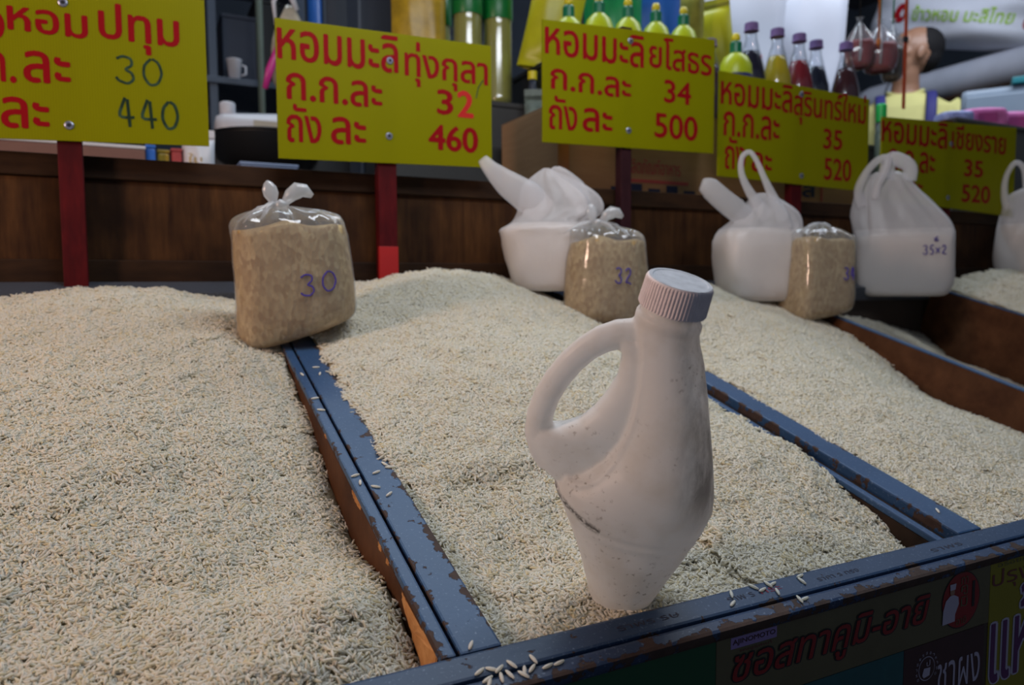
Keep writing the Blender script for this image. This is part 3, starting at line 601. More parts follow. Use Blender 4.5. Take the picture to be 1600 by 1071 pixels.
def jug_mat():
    t = NT('dirty_milky_plastic'); co = t.coord(); s = t.n('ShaderNodeSeparateXYZ'); t.l(co, s.inputs[0]); x, y = s.outputs[0], s.outputs[1]
    c = t.mix(t.noise(co, 18, 4), (0.86, 0.83, 0.80), (0.95, 0.935, 0.92))
    g = t.noise(t.coord(scale=(1, 0.35, 1)), 38, 6, 0.7)
    # grime down the right shoulder, speckle band over the belly
    rside = t.math('MULTIPLY', t.ramp(t.math('ADD', x, t.math('MULTIPLY_ADD', y, 0.27, -0.024)), [(0.008, 0.0), (0.028, 1.0)]), t.ramp(y, [(0.09, 0), (0.12, 1)]))
    c = t.mix(t.math('MULTIPLY', t.math('MULTIPLY', t.ramp(g, [(0.38, 0), (0.60, 1)]), rside), 0.9), c, (0.27, 0.25, 0.23))
    sp = t.ramp(t.noise(co, 260, 3), [(0.60, 0), (0.72, 1)]); band = t.ramp(t.noise(co, 26, 3), [(0.50, 0), (0.66, 1)])
    c = t.mix(t.math('MULTIPLY', t.math('MULTIPLY', sp, band), 0.85), c, (0.23, 0.19, 0.16))
    wy = t.ramp(t.noise(co, 30, 4), [(0.48, 0), (0.7, 0.55)]); low = t.ramp(y, [(0.03, 1), (0.075, 0)])
    c = t.mix(t.math('MULTIPLY', wy, 0.5), c, (0.60, 0.50, 0.37))
    # scraped dark line under the handle recess: along y = 0.0655 - 0.30*(x+0.03) ...
    n = t.noise(co, 160, 4); ln = t.math('ABSOLUTE', t.math('ADD', t.math('SUBTRACT', y, t.math('MULTIPLY_ADD', x, -0.33, 0.0725)), t.math('MULTIPLY_ADD', n, 0.005, -0.0025)))
    m = t.math('MULTIPLY', t.ramp(ln, [(0.0006, 1), (0.0020, 0)]), t.math('MULTIPLY', t.ramp(x, [(-0.0, 0), (1, 0)]), 0))
    xs_ = t.math('MULTIPLY', t.math('GREATER_THAN', x, -0.064), t.math('LESS_THAN', x, -0.031)); fr = t.math('GREATER_THAN', s.outputs[2], 0.0)
    m = t.math('MULTIPLY', t.math('MULTIPLY', t.ramp(ln, [(0.0004, 0.95), (0.0019, 0)]), t.math('MULTIPLY', xs_, fr)), t.ramp(t.noise(co, 420, 2), [(0.35, 0.15), (0.55, 1)]))
    c = t.mix(m, c, (0.05, 0.04, 0.035))
    t.l(c, t.b.inputs['Base Color']); t.b.inputs['Roughness'].default_value = 0.42; t.b.inputs['Specular IOR Level'].default_value = 0.4
    t.translucent(c, 0.45)
    t.bump(t.noise(co, 30, 2), 0.08, 0.002); return t.m
jb = mesh('jug_body', VF[0], VF[1], jug_mat(), jug, smooth=True)
md = jb.modifiers.new('remesh', 'REMESH'); md.mode = 'VOXEL'; md.voxel_size = 0.00115; md.use_smooth_shade = True
md = jb.modifiers.new('smooth', 'SMOOTH'); md.factor = 0.5; md.iterations = 4
M['cap'] = plain('dusty_mauve_cap', (0.80, 0.73, 0.75), 0.62, var=0.18, scale=140); M['cap_top'] = plain('dusty_cap_top', (0.50, 0.53, 0.58), 0.8, var=0.35, scale=160, bump=0.3)
nr = 60; ccx = -23.4
def capring(y, r, rib): return [((ccx+(r+(rib if k % 4 in (0, 1) else -rib*0.8))*math.cos(2*math.pi*k/(nr*4)))*mm, y*mm, (r+(rib if k % 4 in (0, 1) else -rib*0.8))*math.sin(2*math.pi*k/(nr*4))*mm) for k in range(nr*4)]
cv = loft([capring(219.0, 18.3, 0), capring(219.2, 19.0, 0.0), capring(220.0, 19.1, 0.32), capring(234.2, 18.6, 0.32), capring(235.2, 18.4, 0.05), capring(235.9, 17.9, 0)])
cap = mesh('cap', cv[0], [tuple(reversed(f)) for f in cv[1]], M['cap'], jug)
tv = loft([[((ccx+r*math.cos(2*math.pi*k/48))*mm, y*mm, r*math.sin(2*math.pi*k/48)*mm) for k in range(48)] for r, y in ((17.8, 235.85), (17.5, 236.2), (15.6, 236.2), (15.2, 235.95), (2, 235.98))])
ct = mesh('cap_disc', tv[0], [tuple(reversed(f)) for f in tv[1]], M['cap_top'], cap, smooth=False)

# ================================================================== PRICE SIGNS
SIGNS = {
1: dict(x=(-0.247, 0.100), z=(0.186, 0.397, 0.199, 0.398), screws=[(-0.0698, 0.3675), (-0.0694, 0.2125)], post=(-0.0845, -0.0560), pm='post_red', y=1.146,
 t=[("ข้าว",-0.2189,-0.1341,0.3098,0.3665),("หอม",-0.1313,-0.0427,0.3248,0.3552),("ปทุม",-0.0306,0.0668,0.3138,0.3758),("ก.ก.",-0.1937,-0.1243,0.2595,0.2973),("ละ",-0.1168,-0.0647,0.2626,0.3027),("ถัง",-0.2058,-0.1517,0.2012,0.2480),("ละ",-0.1433,-0.0908,0.2036,0.2427),("#30",-0.0125,0.0440,0.2730,0.3093),("#440",-0.0140,0.0620,0.2166,0.2548)],
 l='yellow price sign on dark red stick reading 30 and 440 in dark green marker'),
2: dict(x=(0.194, 0.538), z=(0.189, 0.3886, 0.1976, 0.395), screws=[(0.3648, 0.3494), (0.3616, 0.2344)], post=(0.3444, 0.3743), pm='post_red', y=1.146,
 t=[("หอมมะลิ",0.1961,0.3784,0.3310,0.3872),("ทุ่งกุลา",0.3885,0.5316,0.3146,0.3834),("ก.ก.ละ",0.2072,0.3517,0.2746,0.3139),("3",0.4409,0.4696,0.2760,0.3154),("2",0.4763,0.5057,0.2746,0.3174),("ถัง",0.2059,0.2571,0.2134,0.2694),("ละ",0.2712,0.3252,0.2159,0.2568),("460",0.4260,0.5131,0.2187,0.2597)],
 l='yellow price sign on red stick reading 32 and 460 in red'),
3: dict(x=(0.6348, 1.013), z=(0.2473, 0.4524, 0.2555, 0.4707), screws=[(0.816, 0.4413), (0.8129, 0.2821)], post=(0.8005, 0.8231), pm='post_dark', y=1.146,
 t=[("หอมมะลิ",0.6388,0.8458,0.3958,0.4530),("ยโสธร",0.8574,1.0054,0.4004,0.4578),("ก.ก.ละ",0.6499,0.8179,0.3381,0.3738),("34",0.8917,0.9566,0.3404,0.3827),("ถัง",0.6460,0.7039,0.2703,0.3285),("ละ",0.7145,0.7779,0.2726,0.3143),("500",0.8704,0.9731,0.2748,0.3208)],
 l='yellow price sign on dark stick reading 34 and 500 in red'),
4: dict(x=(1.036, 1.467), z=(0.2157, 0.4186, 0.2065, 0.4085), screws=[(1.2581, 0.3963), (1.2635, 0.2292)], post=(1.2400, 1.2700), pm='post_red', y=1.158,
 t=[("หอมมะลิ",1.0399,1.2326,0.3549,0.4113),("สุรินทร์ใหม่",1.2370,1.4560,0.3348,0.4148),("ก.ก.ละ",1.0476,1.1983,0.2945,0.3433),("35",1.3253,1.3840,0.2904,0.3336),("ถัง",1.0520,1.1072,0.2302,0.2943),("ละ",1.1230,1.1790,0.2300,0.2693),("520",1.3296,1.4147,0.2249,0.2728)],
 l='yellow price sign reading 35 and 520 in front of the dark drink bottles'),
5: dict(x=(1.495, 1.995), z=(0.192, 0.3713, 0.169, 0.3905), screws=[(1.738, 0.3308), (1.7336, 0.2048)], post=(1.7203, 1.7502), pm='post_red', y=1.146,
 t=[("หอมมะลิ",1.4931,1.7224,0.3163,0.3761),("เชียงราย",1.7397,1.9530,0.3201,0.3781),("ก.ก.ละ",1.5192,1.6816,0.2564,0.3044),("35",1.7899,1.8647,0.2583,0.2994),("ถัง",1.5214,1.5735,0.2032,0.2545),("ละ",1.5874,1.6414,0.2036,0.2355),("520",1.7838,1.8971,0.1971,0.2400)],
 l='yellow price sign reading 35 and 520 in front of the man in yellow shirt')}
for k, S in SIGNS.items():
    y = S['y']; px = (S['post'][0]+S['post'][1])/2
    zb = {1: -0.012, 2: -0.004, 3: 0.0, 4: -0.006, 5: -0.004}[k]
    root = empty('price_sign', (px, y+0.012, ZC+zb), 0, S['l'], 'price sign', 'yellow price signs standing at the back of the rice bins')
    ox, oy, oz = px, y+0.012, zb
    (x0, x1), (zl0, zl1, zr0, zr1) = S['x'], S['z']
    # slightly bowed corrugated sheet with its own thickness
    nx = 12; V = []; F = []
    for side in (0, 1):
        for j in (0, 1):
            for i in range(nx+1):
                u = i/nx; z = (zl0+(zr0-zl0)*u) if j == 0 else (zl1+(zr1-zl1)*u)
                V.append((x0+(x1-x0)*u-ox, y-oy+0.0035*side+0.0, z-oz))
    n = nx+1
    for i in range(nx):
        F += [(i, i+1, n+i+1, n+i), (2*n+i, 3*n+i, 3*n+i+1, 2*n+i+1), (i, 2*n+i, 2*n+i+1, i+1), (n+i, n+i+1, 3*n+i+1, 3*n+i)]
    F += [(0, n, 3*n, 2*n), (nx, 2*n+nx, 3*n+nx, n+nx)]
    mesh('panel', V, F, M['sign'], root)
    top = max(zl1, zr1)-0.004 if k != 1 else 0.392
    w2 = (S['post'][1]-S['post'][0])/2
    pst = box('post', -w2, w2, 0.0042-0.012, 0.012+0.0042-0.0045, 0.0, top-oz, M[S['pm']], root, 0.0012)
    if k == 2: box('painted_foot', -w2-0.0004, w2+0.0004, -0.0082, 0.0, 0.0, 0.068, M['post_scarlet'], pst, 0.0005)
    for sx, sz in S['screws']:
        v, f = loft([[(sx-ox+r*math.cos(2*math.pi*q/20), y-oy-d, sz-oz+r*math.sin(2*math.pi*q/20)) for q in range(20)] for r, d in ((0.0056, 0.0), (0.0054, 0.0012), (0.0040, 0.0020))])
        so = mesh('screw', v, f, M['screw'], root)
        v, f = loft([[(sx-ox+r*math.cos(2*math.pi*q/16), y-oy-d, sz-oz+r*math.sin(2*math.pi*q/16)) for q in range(16)] for r, d in ((0.0026, 0.0019), (0.0024, 0.0022))])
        mesh('slot', v, f, M['hole'], so)
    for s, a, b, c, d in S['t']:
        if s[0] == '#':
            v, f = hand_text(s[1:], a-ox, b-ox, c-oz, d-oz, lambda X, Z: (X, y-oy-0.0002, Z), 0.0019 if s != '#440' else 0.0022, 0.25)
            v = [(p[0], y-oy-0.0004-abs(p[1]-(y-oy-0.0002))*0.1, p[2]) for p in v]
            lt = mesh('lettering', v, f, M['marker'], root); lt['label'] = 'dark green marker digits'
        else:
            thin = k != 1
            text_box('lettering', s, a-ox, b-ox, c-oz, d-oz, y-oy-0.0005, M['red_bright'] if s == '2' and k == 2 else M['red_vinyl'], root, bold=0.036 if k == 1 else 0.034 if k != 2 else (0.05 if s in ('2', '460') else 0.034))
    if k == 2:
        v, f = tube([(0.523-ox, y-oy-0.0004, 0.338-oz), (0.514-ox, y-oy-0.0004, 0.325-oz), (0.510-ox, y-oy-0.0004, 0.308-oz)], 0.0008, 5); mesh('pen_mark', v, f, M['marker'], root)

# ================================================================== BAGS OF RICE
def bag_frame(x, y, rz=None, tilt=(0, 0)):
    az = math.atan2(x, y); return -az if rz is None else rz
def front_fn(levels, eps):
    """point on the camera-facing side of a lofted bag at local (x, z)"""
    def fn(x, z):
        for a, b in zip(levels[:-1], levels[1:]):
            if a[0] <= z <= b[0]: break
        u = (z-a[0])/(b[0]-a[0]) if b[0] > a[0] else 0
        cx, cy, rx, ry, p = [a[i]+(b[i]-a[i])*u for i in range(1, 6)]
        q = min(0.999, abs((x-cx)/rx)); return (x, cy-ry*(1-q**p)**(1/p)-eps, z)
    return fn
def loft_levels(lv, n=56, wr=None, seed=0, shrink=0.0, lump=0.012):
    rs = []
    for i, (z, cx, cy, rx, ry, p) in enumerate(lv):
        w = smoothnoise(n, (2, 3, 5), seed+i//3)*lump
        if wr: w = w+wr(z, n, i)
        rs.append(ring(cx, cy, z, max(rx-shrink, 0.0008), max(ry-shrink, 0.0008), n, p, 0, w))
    return loft(rs)
def clear_bag(x, y, zb, rz, tilt, H, RX, RY, num, nx0, nx1, nz0, nz1, label, group, seed, knot=(0.0, 0.0), p=2.6, warm=0.0, topk=1.0, knob=True, slump=0.0):
    sl = lambda V: [(q[0], q[1], q[2]+slump*q[0]/RX*max(0.0, 1-max(q[2], 0)/(H*0.8))) for q in V]
    root = empty('rice_bag', (x, y, ZC+zb), rz, label, 'bag of rice', group); root.rotation_euler = Euler((tilt[0], tilt[1], rz))
    lv = smooth_levels([(0.0, 0, 0, RX*0.55, RY*0.5, 2.2), (0.004, 0, 0, RX*0.86, RY*0.84, p), (0.018, 0, 0, RX*1.0, RY*1.0, p), (H*0.35, 0, 0, RX*1.0, RY*1.02, p), (H*0.65, 0, 0, RX*0.97, RY*0.98, p), (H*0.86, 0, 0, RX*0.93*topk, RY*0.93, p),
         (H*0.95, knot[0]*0.15, 0, RX*0.84*topk, RY*0.80, 2.5), (H*1.00, knot[0]*0.4, 0, RX*0.64, RY*0.58, 2.2), (H*1.035, knot[0]*0.8, 0, RX*0.34, RY*0.32, 2), (H*1.06, knot[0], 0, RX*0.085, RY*0.10, 2)], 3)
    rl = [l for l in lv if l[0] <= H*0.90]; top = rl[-1]
    rl = rl+[(top[0]+H*0.025, top[1], top[2], top[3]*0.80, top[4]*0.75, 2.2), (top[0]+H*0.045, top[1], top[2], top[3]*0.4, top[4]*0.4, 2.0)]
    v, f = loft_levels(rl, seed=seed, shrink=0.0016); v = [(a, b, c+0.006*math.sin(a*95+seed)*max(0, (c/H-0.75)*4)) for a, b, c in v]; mesh('rice', sl(v), f, M['bagrice'], root, smooth=True)
    rr = np.random.default_rng(seed)
    ph = rr.uniform(0, 6.28, 6)
    def wr(z, n, i):
        k = max(0, (z-H*0.78)/(H*0.3)); th = np.arange(n)*2*np.pi/n
        return k*(0.10*np.sin(9*th+ph[0]+z*40)+0.09*np.sin(13*th+ph[1]-z*30)+0.05*np.sin(21*th+ph[2])+0.06*np.sin(5*th+ph[3]))*(1.0 if z < H*1.05 else 0.5)
    v, f = loft_levels(lv, seed=seed, wr=wr, n=84); fl = mesh('plastic_film', sl(v), f, M['film'], root, smooth=True)
    # crumpled pleats of film around the neck
    kv = []
    for q in range(7):
        a = rr.uniform(0, 6.28); L = rr.uniform(0.5, 0.85)
        P = [(knot[0]+math.cos(a)*RX*L*s, math.sin(a)*RY*L*s, H*(1.055-0.13*s**2.2)+rr.uniform(0.0, 0.004)) for s in (0.05, 0.3, 0.55, 0.8, 1.0)]
        kv.append(tube(P, [0.002, 0.0032, 0.003, 0.002, 0.0006], 6, flat=0.5))
    v, f = join(*kv); mesh('pleats', v, f, M['knot'], fl, smooth=True)
    if knob:
        c0 = (knot[0], 0, H*1.055)
        v1 = tube([(knot[0]-0.006, 0, H*1.05), (knot[0]+0.002, -0.003, H*1.065), (knot[0]+0.010, 0, H*1.055)], [0.004, 0.0065, 0.004], 10)
        ear = [tuple(map(float, (knot[0]-0.005-0.006*s, -0.002, H*1.055+0.030*s))) for s in (0, 0.2, 0.45, 0.7, 0.9, 1.0)]
        v2 = tube(ear, [0.002, 0.0052, 0.0088, 0.0085, 0.005, 0.001], 12, flat=0.45)
        ear2 = [(knot[0]+0.006+0.034*s, 0.001, H*1.072+0.016*math.sin(2.6*s)) for s in (0, 0.25, 0.5, 0.75, 1.0)]
        v3 = tube(ear2, [0.004, 0.008, 0.010, 0.008, 0.003], 12, flat=0.9)
        kn = mesh('knot', v1[0], v1[1], M['knot'], root, smooth=True)
        for vv in (v2, v3): mesh('bag_tail', vv[0], vv[1], M['knot'], root, smooth=True)
    v, f = hand_text(num, nx0, nx1, nz0, nz1, front_fn(lv, 0.0006), 0.0011, 0.35, 5); mesh('lettering', sl(v), f, M['ink_violet'], root)
    return root
GC = 'clear knotted bags of rice on the bin tops'
clear_bag(0.176, 0.930, -0.060, -0.10, (0.0, R(-3.5)), 0.150, 0.071, 0.050, '30', 0.002, 0.044, 0.048, 0.074, 'clear knotted plastic bag of rice marked 30 on the first blue divider', GC, 21, knot=(-0.010, 0), slump=0.017)
clear_bag(0.655, 0.985, -0.062, -0.52, (0.0, R(2)), 0.150, 0.066, 0.056, '32', 0.010, 0.035, 0.066, 0.090, 'clear knotted plastic bag of rice marked 32, leaning by a milky carrier bag', GC, 22, slump=-0.004, knot=(-0.018, 0), p=2.4, topk=0.95)
clear_bag(1.105, 0.975, -0.060, -0.26, (0.0, R(2)), 0.160, 0.055, 0.050, '34', 0.020, 0.042, 0.066, 0.090, 'clear knotted bag of rice marked 34, sharp corner forward on the bare divider', GC, 23, knot=(0.0, 0), p=5.5, knob=False, slump=0.012)

def milk_bag(x, y, zb, rz, lv, label, seed, loops, fill, ink=None, tilt=(0, 0), p=3.0):
    root = empty('carrier_bag', (x, y, ZC+zb), rz, label, 'carrier bag', 'milky carrier bags of rice along the back'); root.rotation_euler = Euler((tilt[0], tilt[1], rz))
    lv = smooth_levels(lv, 4)
    rl = [l for l in lv if l[0] <= fill]; tp = rl[-1]; rl += [(tp[0]+0.006, tp[1], tp[2], tp[3]*0.8, tp[4]*0.75, 2.4), (tp[0]+0.010, tp[1], tp[2], tp[3]*0.4, tp[4]*0.4, 2.2)]
    v, f = loft_levels(rl, seed=seed, shrink=0.004); mesh('rice', v, f, M['bagwhite'], root, smooth=True)
    r = np.random.default_rng(seed); ph = r.uniform(0, 6.28, 5)
    def wr(z, n, i):
        k = min(1.0, max(0, (z-fill*0.8)/0.06)); th = np.arange(n)*2*np.pi/n
        return k*(0.035*np.sin(5*th+ph[0]+z*12)+0.035*np.sin(9*th+ph[1]-z*14)+0.03*np.sin(17*th+ph[2]+z*10))
    cut = min(range(len(lv)), key=lambda i: abs(lv[i][0]-fill-0.008)); rs = []
    for i, (z, cx, cy, rx, ry, p_) in enumerate(lv): rs.append(ring(cx, cy, z, rx, ry, 80, p_, 0, smoothnoise(80, (2, 3, 5), seed+i//3)*0.012+wr(z, 80, i)))
    v, f = loft(rs[:cut+1], True, False); mesh('bag_body', v, f, M['milk'], root, smooth=True)
    v, f = loft(rs[cut:], False, True); mesh('bag_top', v, f, M['milk_top'], root, smooth=True)
    for L in loops:
        pts, rad, fl = L; P = smooth_levels(pts, 4)
        v, f = tube(P, np.interp(np.linspace(0, 1, len(P)), np.linspace(0, 1, len(rad)), rad), 12, flat=fl); mesh('handle', v, f, M['milk_top'], root, smooth=True)
    if ink:
        for s, a, b, c, d in ink:
            v, f = hand_text(s, a, b, c, d, front_fn(lv, 0.0008), 0.0012, 0.3, 5); mesh('lettering', v, f, M['ink_violet'], root)
# levels: z, cx, cy, rx, ry, p
milk_bag(0.600, 1.072, -0.008, -0.50, [(0, 0.01, 0, 0.045, 0.035, 2.4), (0.006, 0.008, 0, 0.060, 0.045, 3), (0.04, 0.004, 0, 0.068, 0.050, 3), (0.085, -0.003, 0, 0.071, 0.050, 3), (0.100, -0.003, 0, 0.071, 0.050, 2.8), (0.112, 0.006, 0, 0.062, 0.040, 2.5), (0.128, 0.022, 0, 0.068, 0.030, 2.2), (0.150, 0.022, 0, 0.064, 0.022, 2.1), (0.170, 0.012, 0, 0.050, 0.014, 2), (0.186, 0.004, 0, 0.026, 0.008, 2), (0.198, 0.0, 0, 0.005, 0.003, 2)],
         'milky carrier bag of rice with long twisted handle pointing at the second sign', 31,
         [([(0.00, -0.012, 0.125), (-0.03, -0.016, 0.150), (-0.062, -0.018, 0.172), (-0.088, -0.018, 0.195), (-0.102, -0.016, 0.212)], [0.020, 0.026, 0.021, 0.013, 0.008], 0.35),
          ([(0.075, 0, 0.100), (0.062, 0, 0.135), (0.045, 0.0, 0.165), (0.018, 0, 0.192), (0.004, 0, 0.186)], [0.010, 0.014, 0.018, 0.010, 0.003], 0.4)], 0.100)
milk_bag(1.042, 1.052, -0.030, -0.30, [(0, 0.01, 0, 0.045, 0.035, 2.6), (0.006, 0.006, 0, 0.066, 0.050, 4), (0.04, 0.0, 0, 0.073, 0.054, 4), (0.095, -0.004, 0, 0.076, 0.055, 4), (0.125, -0.002, 0, 0.076, 0.050, 3.2), (0.142, 0.010, 0, 0.070, 0.040, 2.6), (0.165, 0.018, 0, 0.056, 0.028, 2.2), (0.186, 0.012, 0, 0.034, 0.016, 2), (0.200, 0.006, 0, 0.010, 0.006, 2)],
         'milky carrier bag of rice with a tall open handle loop overlapping the fourth sign', 32,
         [([(0.045, -0.01, 0.150), (0.020, -0.012, 0.192), (0.000, -0.014, 0.228), (-0.014, -0.014, 0.256), (-0.028, -0.014, 0.272), (-0.043, -0.014, 0.262), (-0.044, -0.014, 0.235), (-0.032, -0.014, 0.208), (-0.012, -0.014, 0.180), (0.010, -0.012, 0.155)], [0.014, 0.0095, 0.006, 0.005, 0.0045, 0.005, 0.006, 0.008, 0.011, 0.014], 0.5),
          ([(-0.02, -0.012, 0.150), (-0.052, -0.016, 0.166), (-0.082, -0.018, 0.186), (-0.106, -0.018, 0.205), (-0.122, -0.016, 0.212)], [0.012, 0.022, 0.021, 0.020, 0.011], 0.45)], 0.125)
milk_bag(1.506, 1.092, -0.026, -0.80, [(0, 0.0, 0, 0.055, 0.032, 2.6), (0.006, 0.0, 0, 0.088, 0.046, 4), (0.05, 0.0, 0, 0.096, 0.050, 4), (0.12, 0.0, 0, 0.096, 0.050, 3.6), (0.145, -0.002, 0, 0.097, 0.044, 3), (0.170, -0.010, 0, 0.092, 0.036, 2.6), (0.200, -0.022, 0, 0.078, 0.028, 2.4), (0.235, -0.034, 0, 0.058, 0.022, 2.3), (0.262, -0.038, 0, 0.040, 0.016, 2.3), (0.272, -0.036, 0, 0.022, 0.008, 2)],
         'milky carrier bag of rice marked 35x2, handles gathered upright, at the fourth bin', 33,
         [([(-0.085, -0.012, 0.195), (-0.095, -0.018, 0.228), (-0.085, -0.022, 0.262), (-0.062, -0.024, 0.292), (-0.040, -0.024, 0.296), (-0.045, -0.026, 0.270), (-0.058, -0.026, 0.240), (-0.062, -0.022, 0.210)], [0.012, 0.010, 0.008, 0.008, 0.009, 0.009, 0.008, 0.010], 0.6),
          ([(-0.04, -0.01, 0.255), (-0.035, -0.018, 0.295), (-0.012, -0.022, 0.290), (0.005, -0.018, 0.275), (0.005, -0.01, 0.25)], [0.016, 0.015, 0.015, 0.014, 0.014], 0.5)], 0.135,
         ink=[('35x2', 0.030, 0.075, 0.088, 0.108), ('6', 0.050, 0.060, 0.116, 0.126)])
milk_bag(1.990, 1.090, 0.020, -1.05, [(0, 0.0, 0, 0.05, 0.035, 2.6), (0.006, 0.0, 0, 0.076, 0.046, 3.4), (0.05, 0.0, 0, 0.084, 0.050, 3.4), (0.11, 0.0, 0, 0.080, 0.050, 3.0), (0.14, 0.0, 0, 0.074, 0.042, 2.6), (0.17, -0.006, 0, 0.062, 0.03, 2.4), (0.20, -0.01, 0, 0.045, 0.02, 2.3), (0.215, -0.01, 0, 0.02, 0.01, 2)],
         'milky carrier bag of rice at the far end below the last sign', 34,
         [([(-0.055, -0.01, 0.165), (-0.066, -0.014, 0.205), (-0.062, -0.016, 0.250), (-0.045, -0.016, 0.278), (-0.028, -0.014, 0.262), (-0.020, -0.012, 0.215), (-0.015, -0.01, 0.185)], [0.012, 0.008, 0.006, 0.006, 0.006, 0.008, 0.012], 0.6)], 0.12)
#BACKGROUND#
# ================================================================== SHOP BEHIND THE BOARD
M['counter'] = plain('worn_counter', (0.05, 0.04, 0.035), 0.7); M['steel'] = plain('blue_grey_steel', (0.055, 0.075, 0.11), 0.45); M['navy'] = plain('navy_steel', (0.022, 0.030, 0.055), 0.5)
M['pipe'] = plain('blue_pipe', (0.015, 0.10, 0.38), 0.35); M['darkgrey'] = plain('dark_grey_crate', (0.055, 0.055, 0.055), 0.6); M['black'] = plain('black_plastic', (0.008, 0.008, 0.009), 0.5)
M['card'] = wood_mat('brown_cardboard', (0.36, 0.21, 0.11), (0.42, 0.26, 0.14), (3, 3, 30), blot=0.1); M['tape'] = plain('orange_tape', (0.42, 0.16, 0.05), 0.3)
M['cardred'] = plain('red_box_print', (0.42, 0.06, 0.06), 0.7); M['cardblue'] = plain('navy_box_print', (0.012, 0.02, 0.07), 0.7)
M['glass'] = film('bottle_glass', 0.02, gloss=0.06, rough=0.05); M['lilac'] = plain('lilac_cap', (0.20, 0.12, 0.34), 0.5)
M['white'] = plain('white_plastic', (0.72, 0.74, 0.80), 0.4, var=0.05); M['sack'] = plain('woven_white_sack', (0.58, 0.60, 0.68), 0.55, var=0.08, scale=9, bump=0.2); M['silver'] = plain('silver_grey_sack', (0.46, 0.48, 0.56), 0.35, var=0.15, scale=9)
M['palepack'] = plain('pale_blue_wrap', (0.28, 0.32, 0.62), 0.4, var=0.7, scale=60); M['pink'] = plain('pink_pack', (0.62, 0.16, 0.42), 0.35, var=0.2); M['skin'] = plain('tan_skin', (0.30, 0.155, 0.095), 0.45, var=0.06); M['hair'] = plain('black_hair', (0.012, 0.011, 0.012), 0.75, spec=0.15)
M['shirt'] = plain('pale_yellow_cloth', (0.62, 0.58, 0.22), 0.8, var=0.1, scale=18); M['strap'] = plain('navy_strap', (0.025, 0.025, 0.16), 0.7); M['trouser'] = plain('dark_trousers', (0.02, 0.02, 0.03), 0.8)
def col(name, c, rough=0.35, var=0.12, scale=30): return plain(name, c, rough, var=var, scale=scale)
M['soapy'] = col('yellow_green_plastic', (0.50, 0.60, 0.01)); M['sgreen'] = col('green_plastic', (0.0, 0.16, 0.07)); M['syellow'] = col('bright_yellow_plastic', (0.72, 0.60, 0.01))
M['oil'] = col('cooking_oil', (0.34, 0.32, 0.04)); M['oil_lab'] = col('green_oil_label', (0.004, 0.17, 0.03)); M['bluep'] = col('blue_pouch', (0.03, 0.16, 0.62)); M['greenp'] = col('green_pouch', (0.01, 0.32, 0.10)); M['yelp'] = col('yellow_pouch', (0.52, 0.50, 0.01), var=0.35, scale=12)
M['snack'] = col('golden_snack_bag', (0.42, 0.27, 0.01), var=0.8, scale=26); M['rope_o'] = col('orange_cord', (0.55, 0.16, 0.03)); M['rope_g'] = col('green_cord', (0.02, 0.30, 0.12)); M['orange'] = col('orange_red_strap', (0.60, 0.08, 0.02)); M['magenta'] = col('magenta_ribbon', (0.65, 0.04, 0.30))
def zr(*a): return tuple(v+ZC for v in a)
def crate(name, x0, x1, y0, y1, z0, z1, mat, label, cat='crate', rz=0.0, lip=True):
    cx, cy = (x0+x1)/2, (y0+y1)/2; r = empty(name, (cx, cy, ZC+z0), rz, label, cat); hx, hy, h = (x1-x0)/2, (y1-y0)/2, z1-z0
    box('body', -hx, hx, -hy, hy, 0, h-0.012, mat, r, 0.004)
    box('rim', -hx-0.003, hx+0.003, -hy-0.003, hy+0.003, h-0.012, h, mat, r, 0.003); return r
def counter(x0, x1, y0, y1, zt, label):
    r = empty('counter', ((x0+x1)/2, (y0+y1)/2, 0), 0, label, 'counter'); hx, hy = (x1-x0)/2, (y1-y0)/2
    box('worktop', -hx, hx, -hy, hy, ZC+zt-0.03, ZC+zt, M['counter'], r, 0.003); box('carcass', -hx+0.02, hx-0.02, -hy+0.02, hy-0.02, 0, ZC+zt-0.03, M['counter'], r, 0.002)
CT = 0.17
counter(-0.9, 1.62, 1.215, 2.10, CT, 'worn dark shop counter behind the back board, under the bottles')
counter(1.625, 2.50, 1.215, 1.50, CT, 'worn dark shop counter in front of the man')
crate('plastic_crate', 0.40, 0.68, 1.93, 2.05, CT, 0.36, M['black'], 'black backdrop crate added for the dark gap behind the second sign post')  # dark backdrop added to keep the gap below the second sign dark
# columns
r = empty('steel_column', (0.533, 1.80, 0), 0, 'navy steel column behind the second sign', 'column'); box('shaft', -0.042, 0.042, -0.03, 0.03, CT+ZC, 3.3, M['navy'], r, 0.003); box('flange', -0.05, -0.043, -0.05, 0.05, CT+ZC, 3.3, M['steel'], r, 0.001)
r = empty('concrete_post', (0.66, 2.62, 0), 0, 'dark grey post between the blue pipe and navy column', 'column'); box('shaft', -0.06, 0.06, -0.05, 0.05, 0, 3.3, plain('grey_post', (0.035, 0.036, 0.045), 0.7), r, 0.004); box('trim_strip', -0.068, -0.061, -0.055, 0.05, 0, 3.3, M['steel'], r, 0.001)
v, f = lathe([(0.021, 0), (0.021, 3.3)], 20); o = mesh('blue_pipe', v, f, M['pipe'], smooth=True); o.location = (0.527, 2.4, 0); tag(o, 'bright blue upright pipe above the second sign', 'pipe')
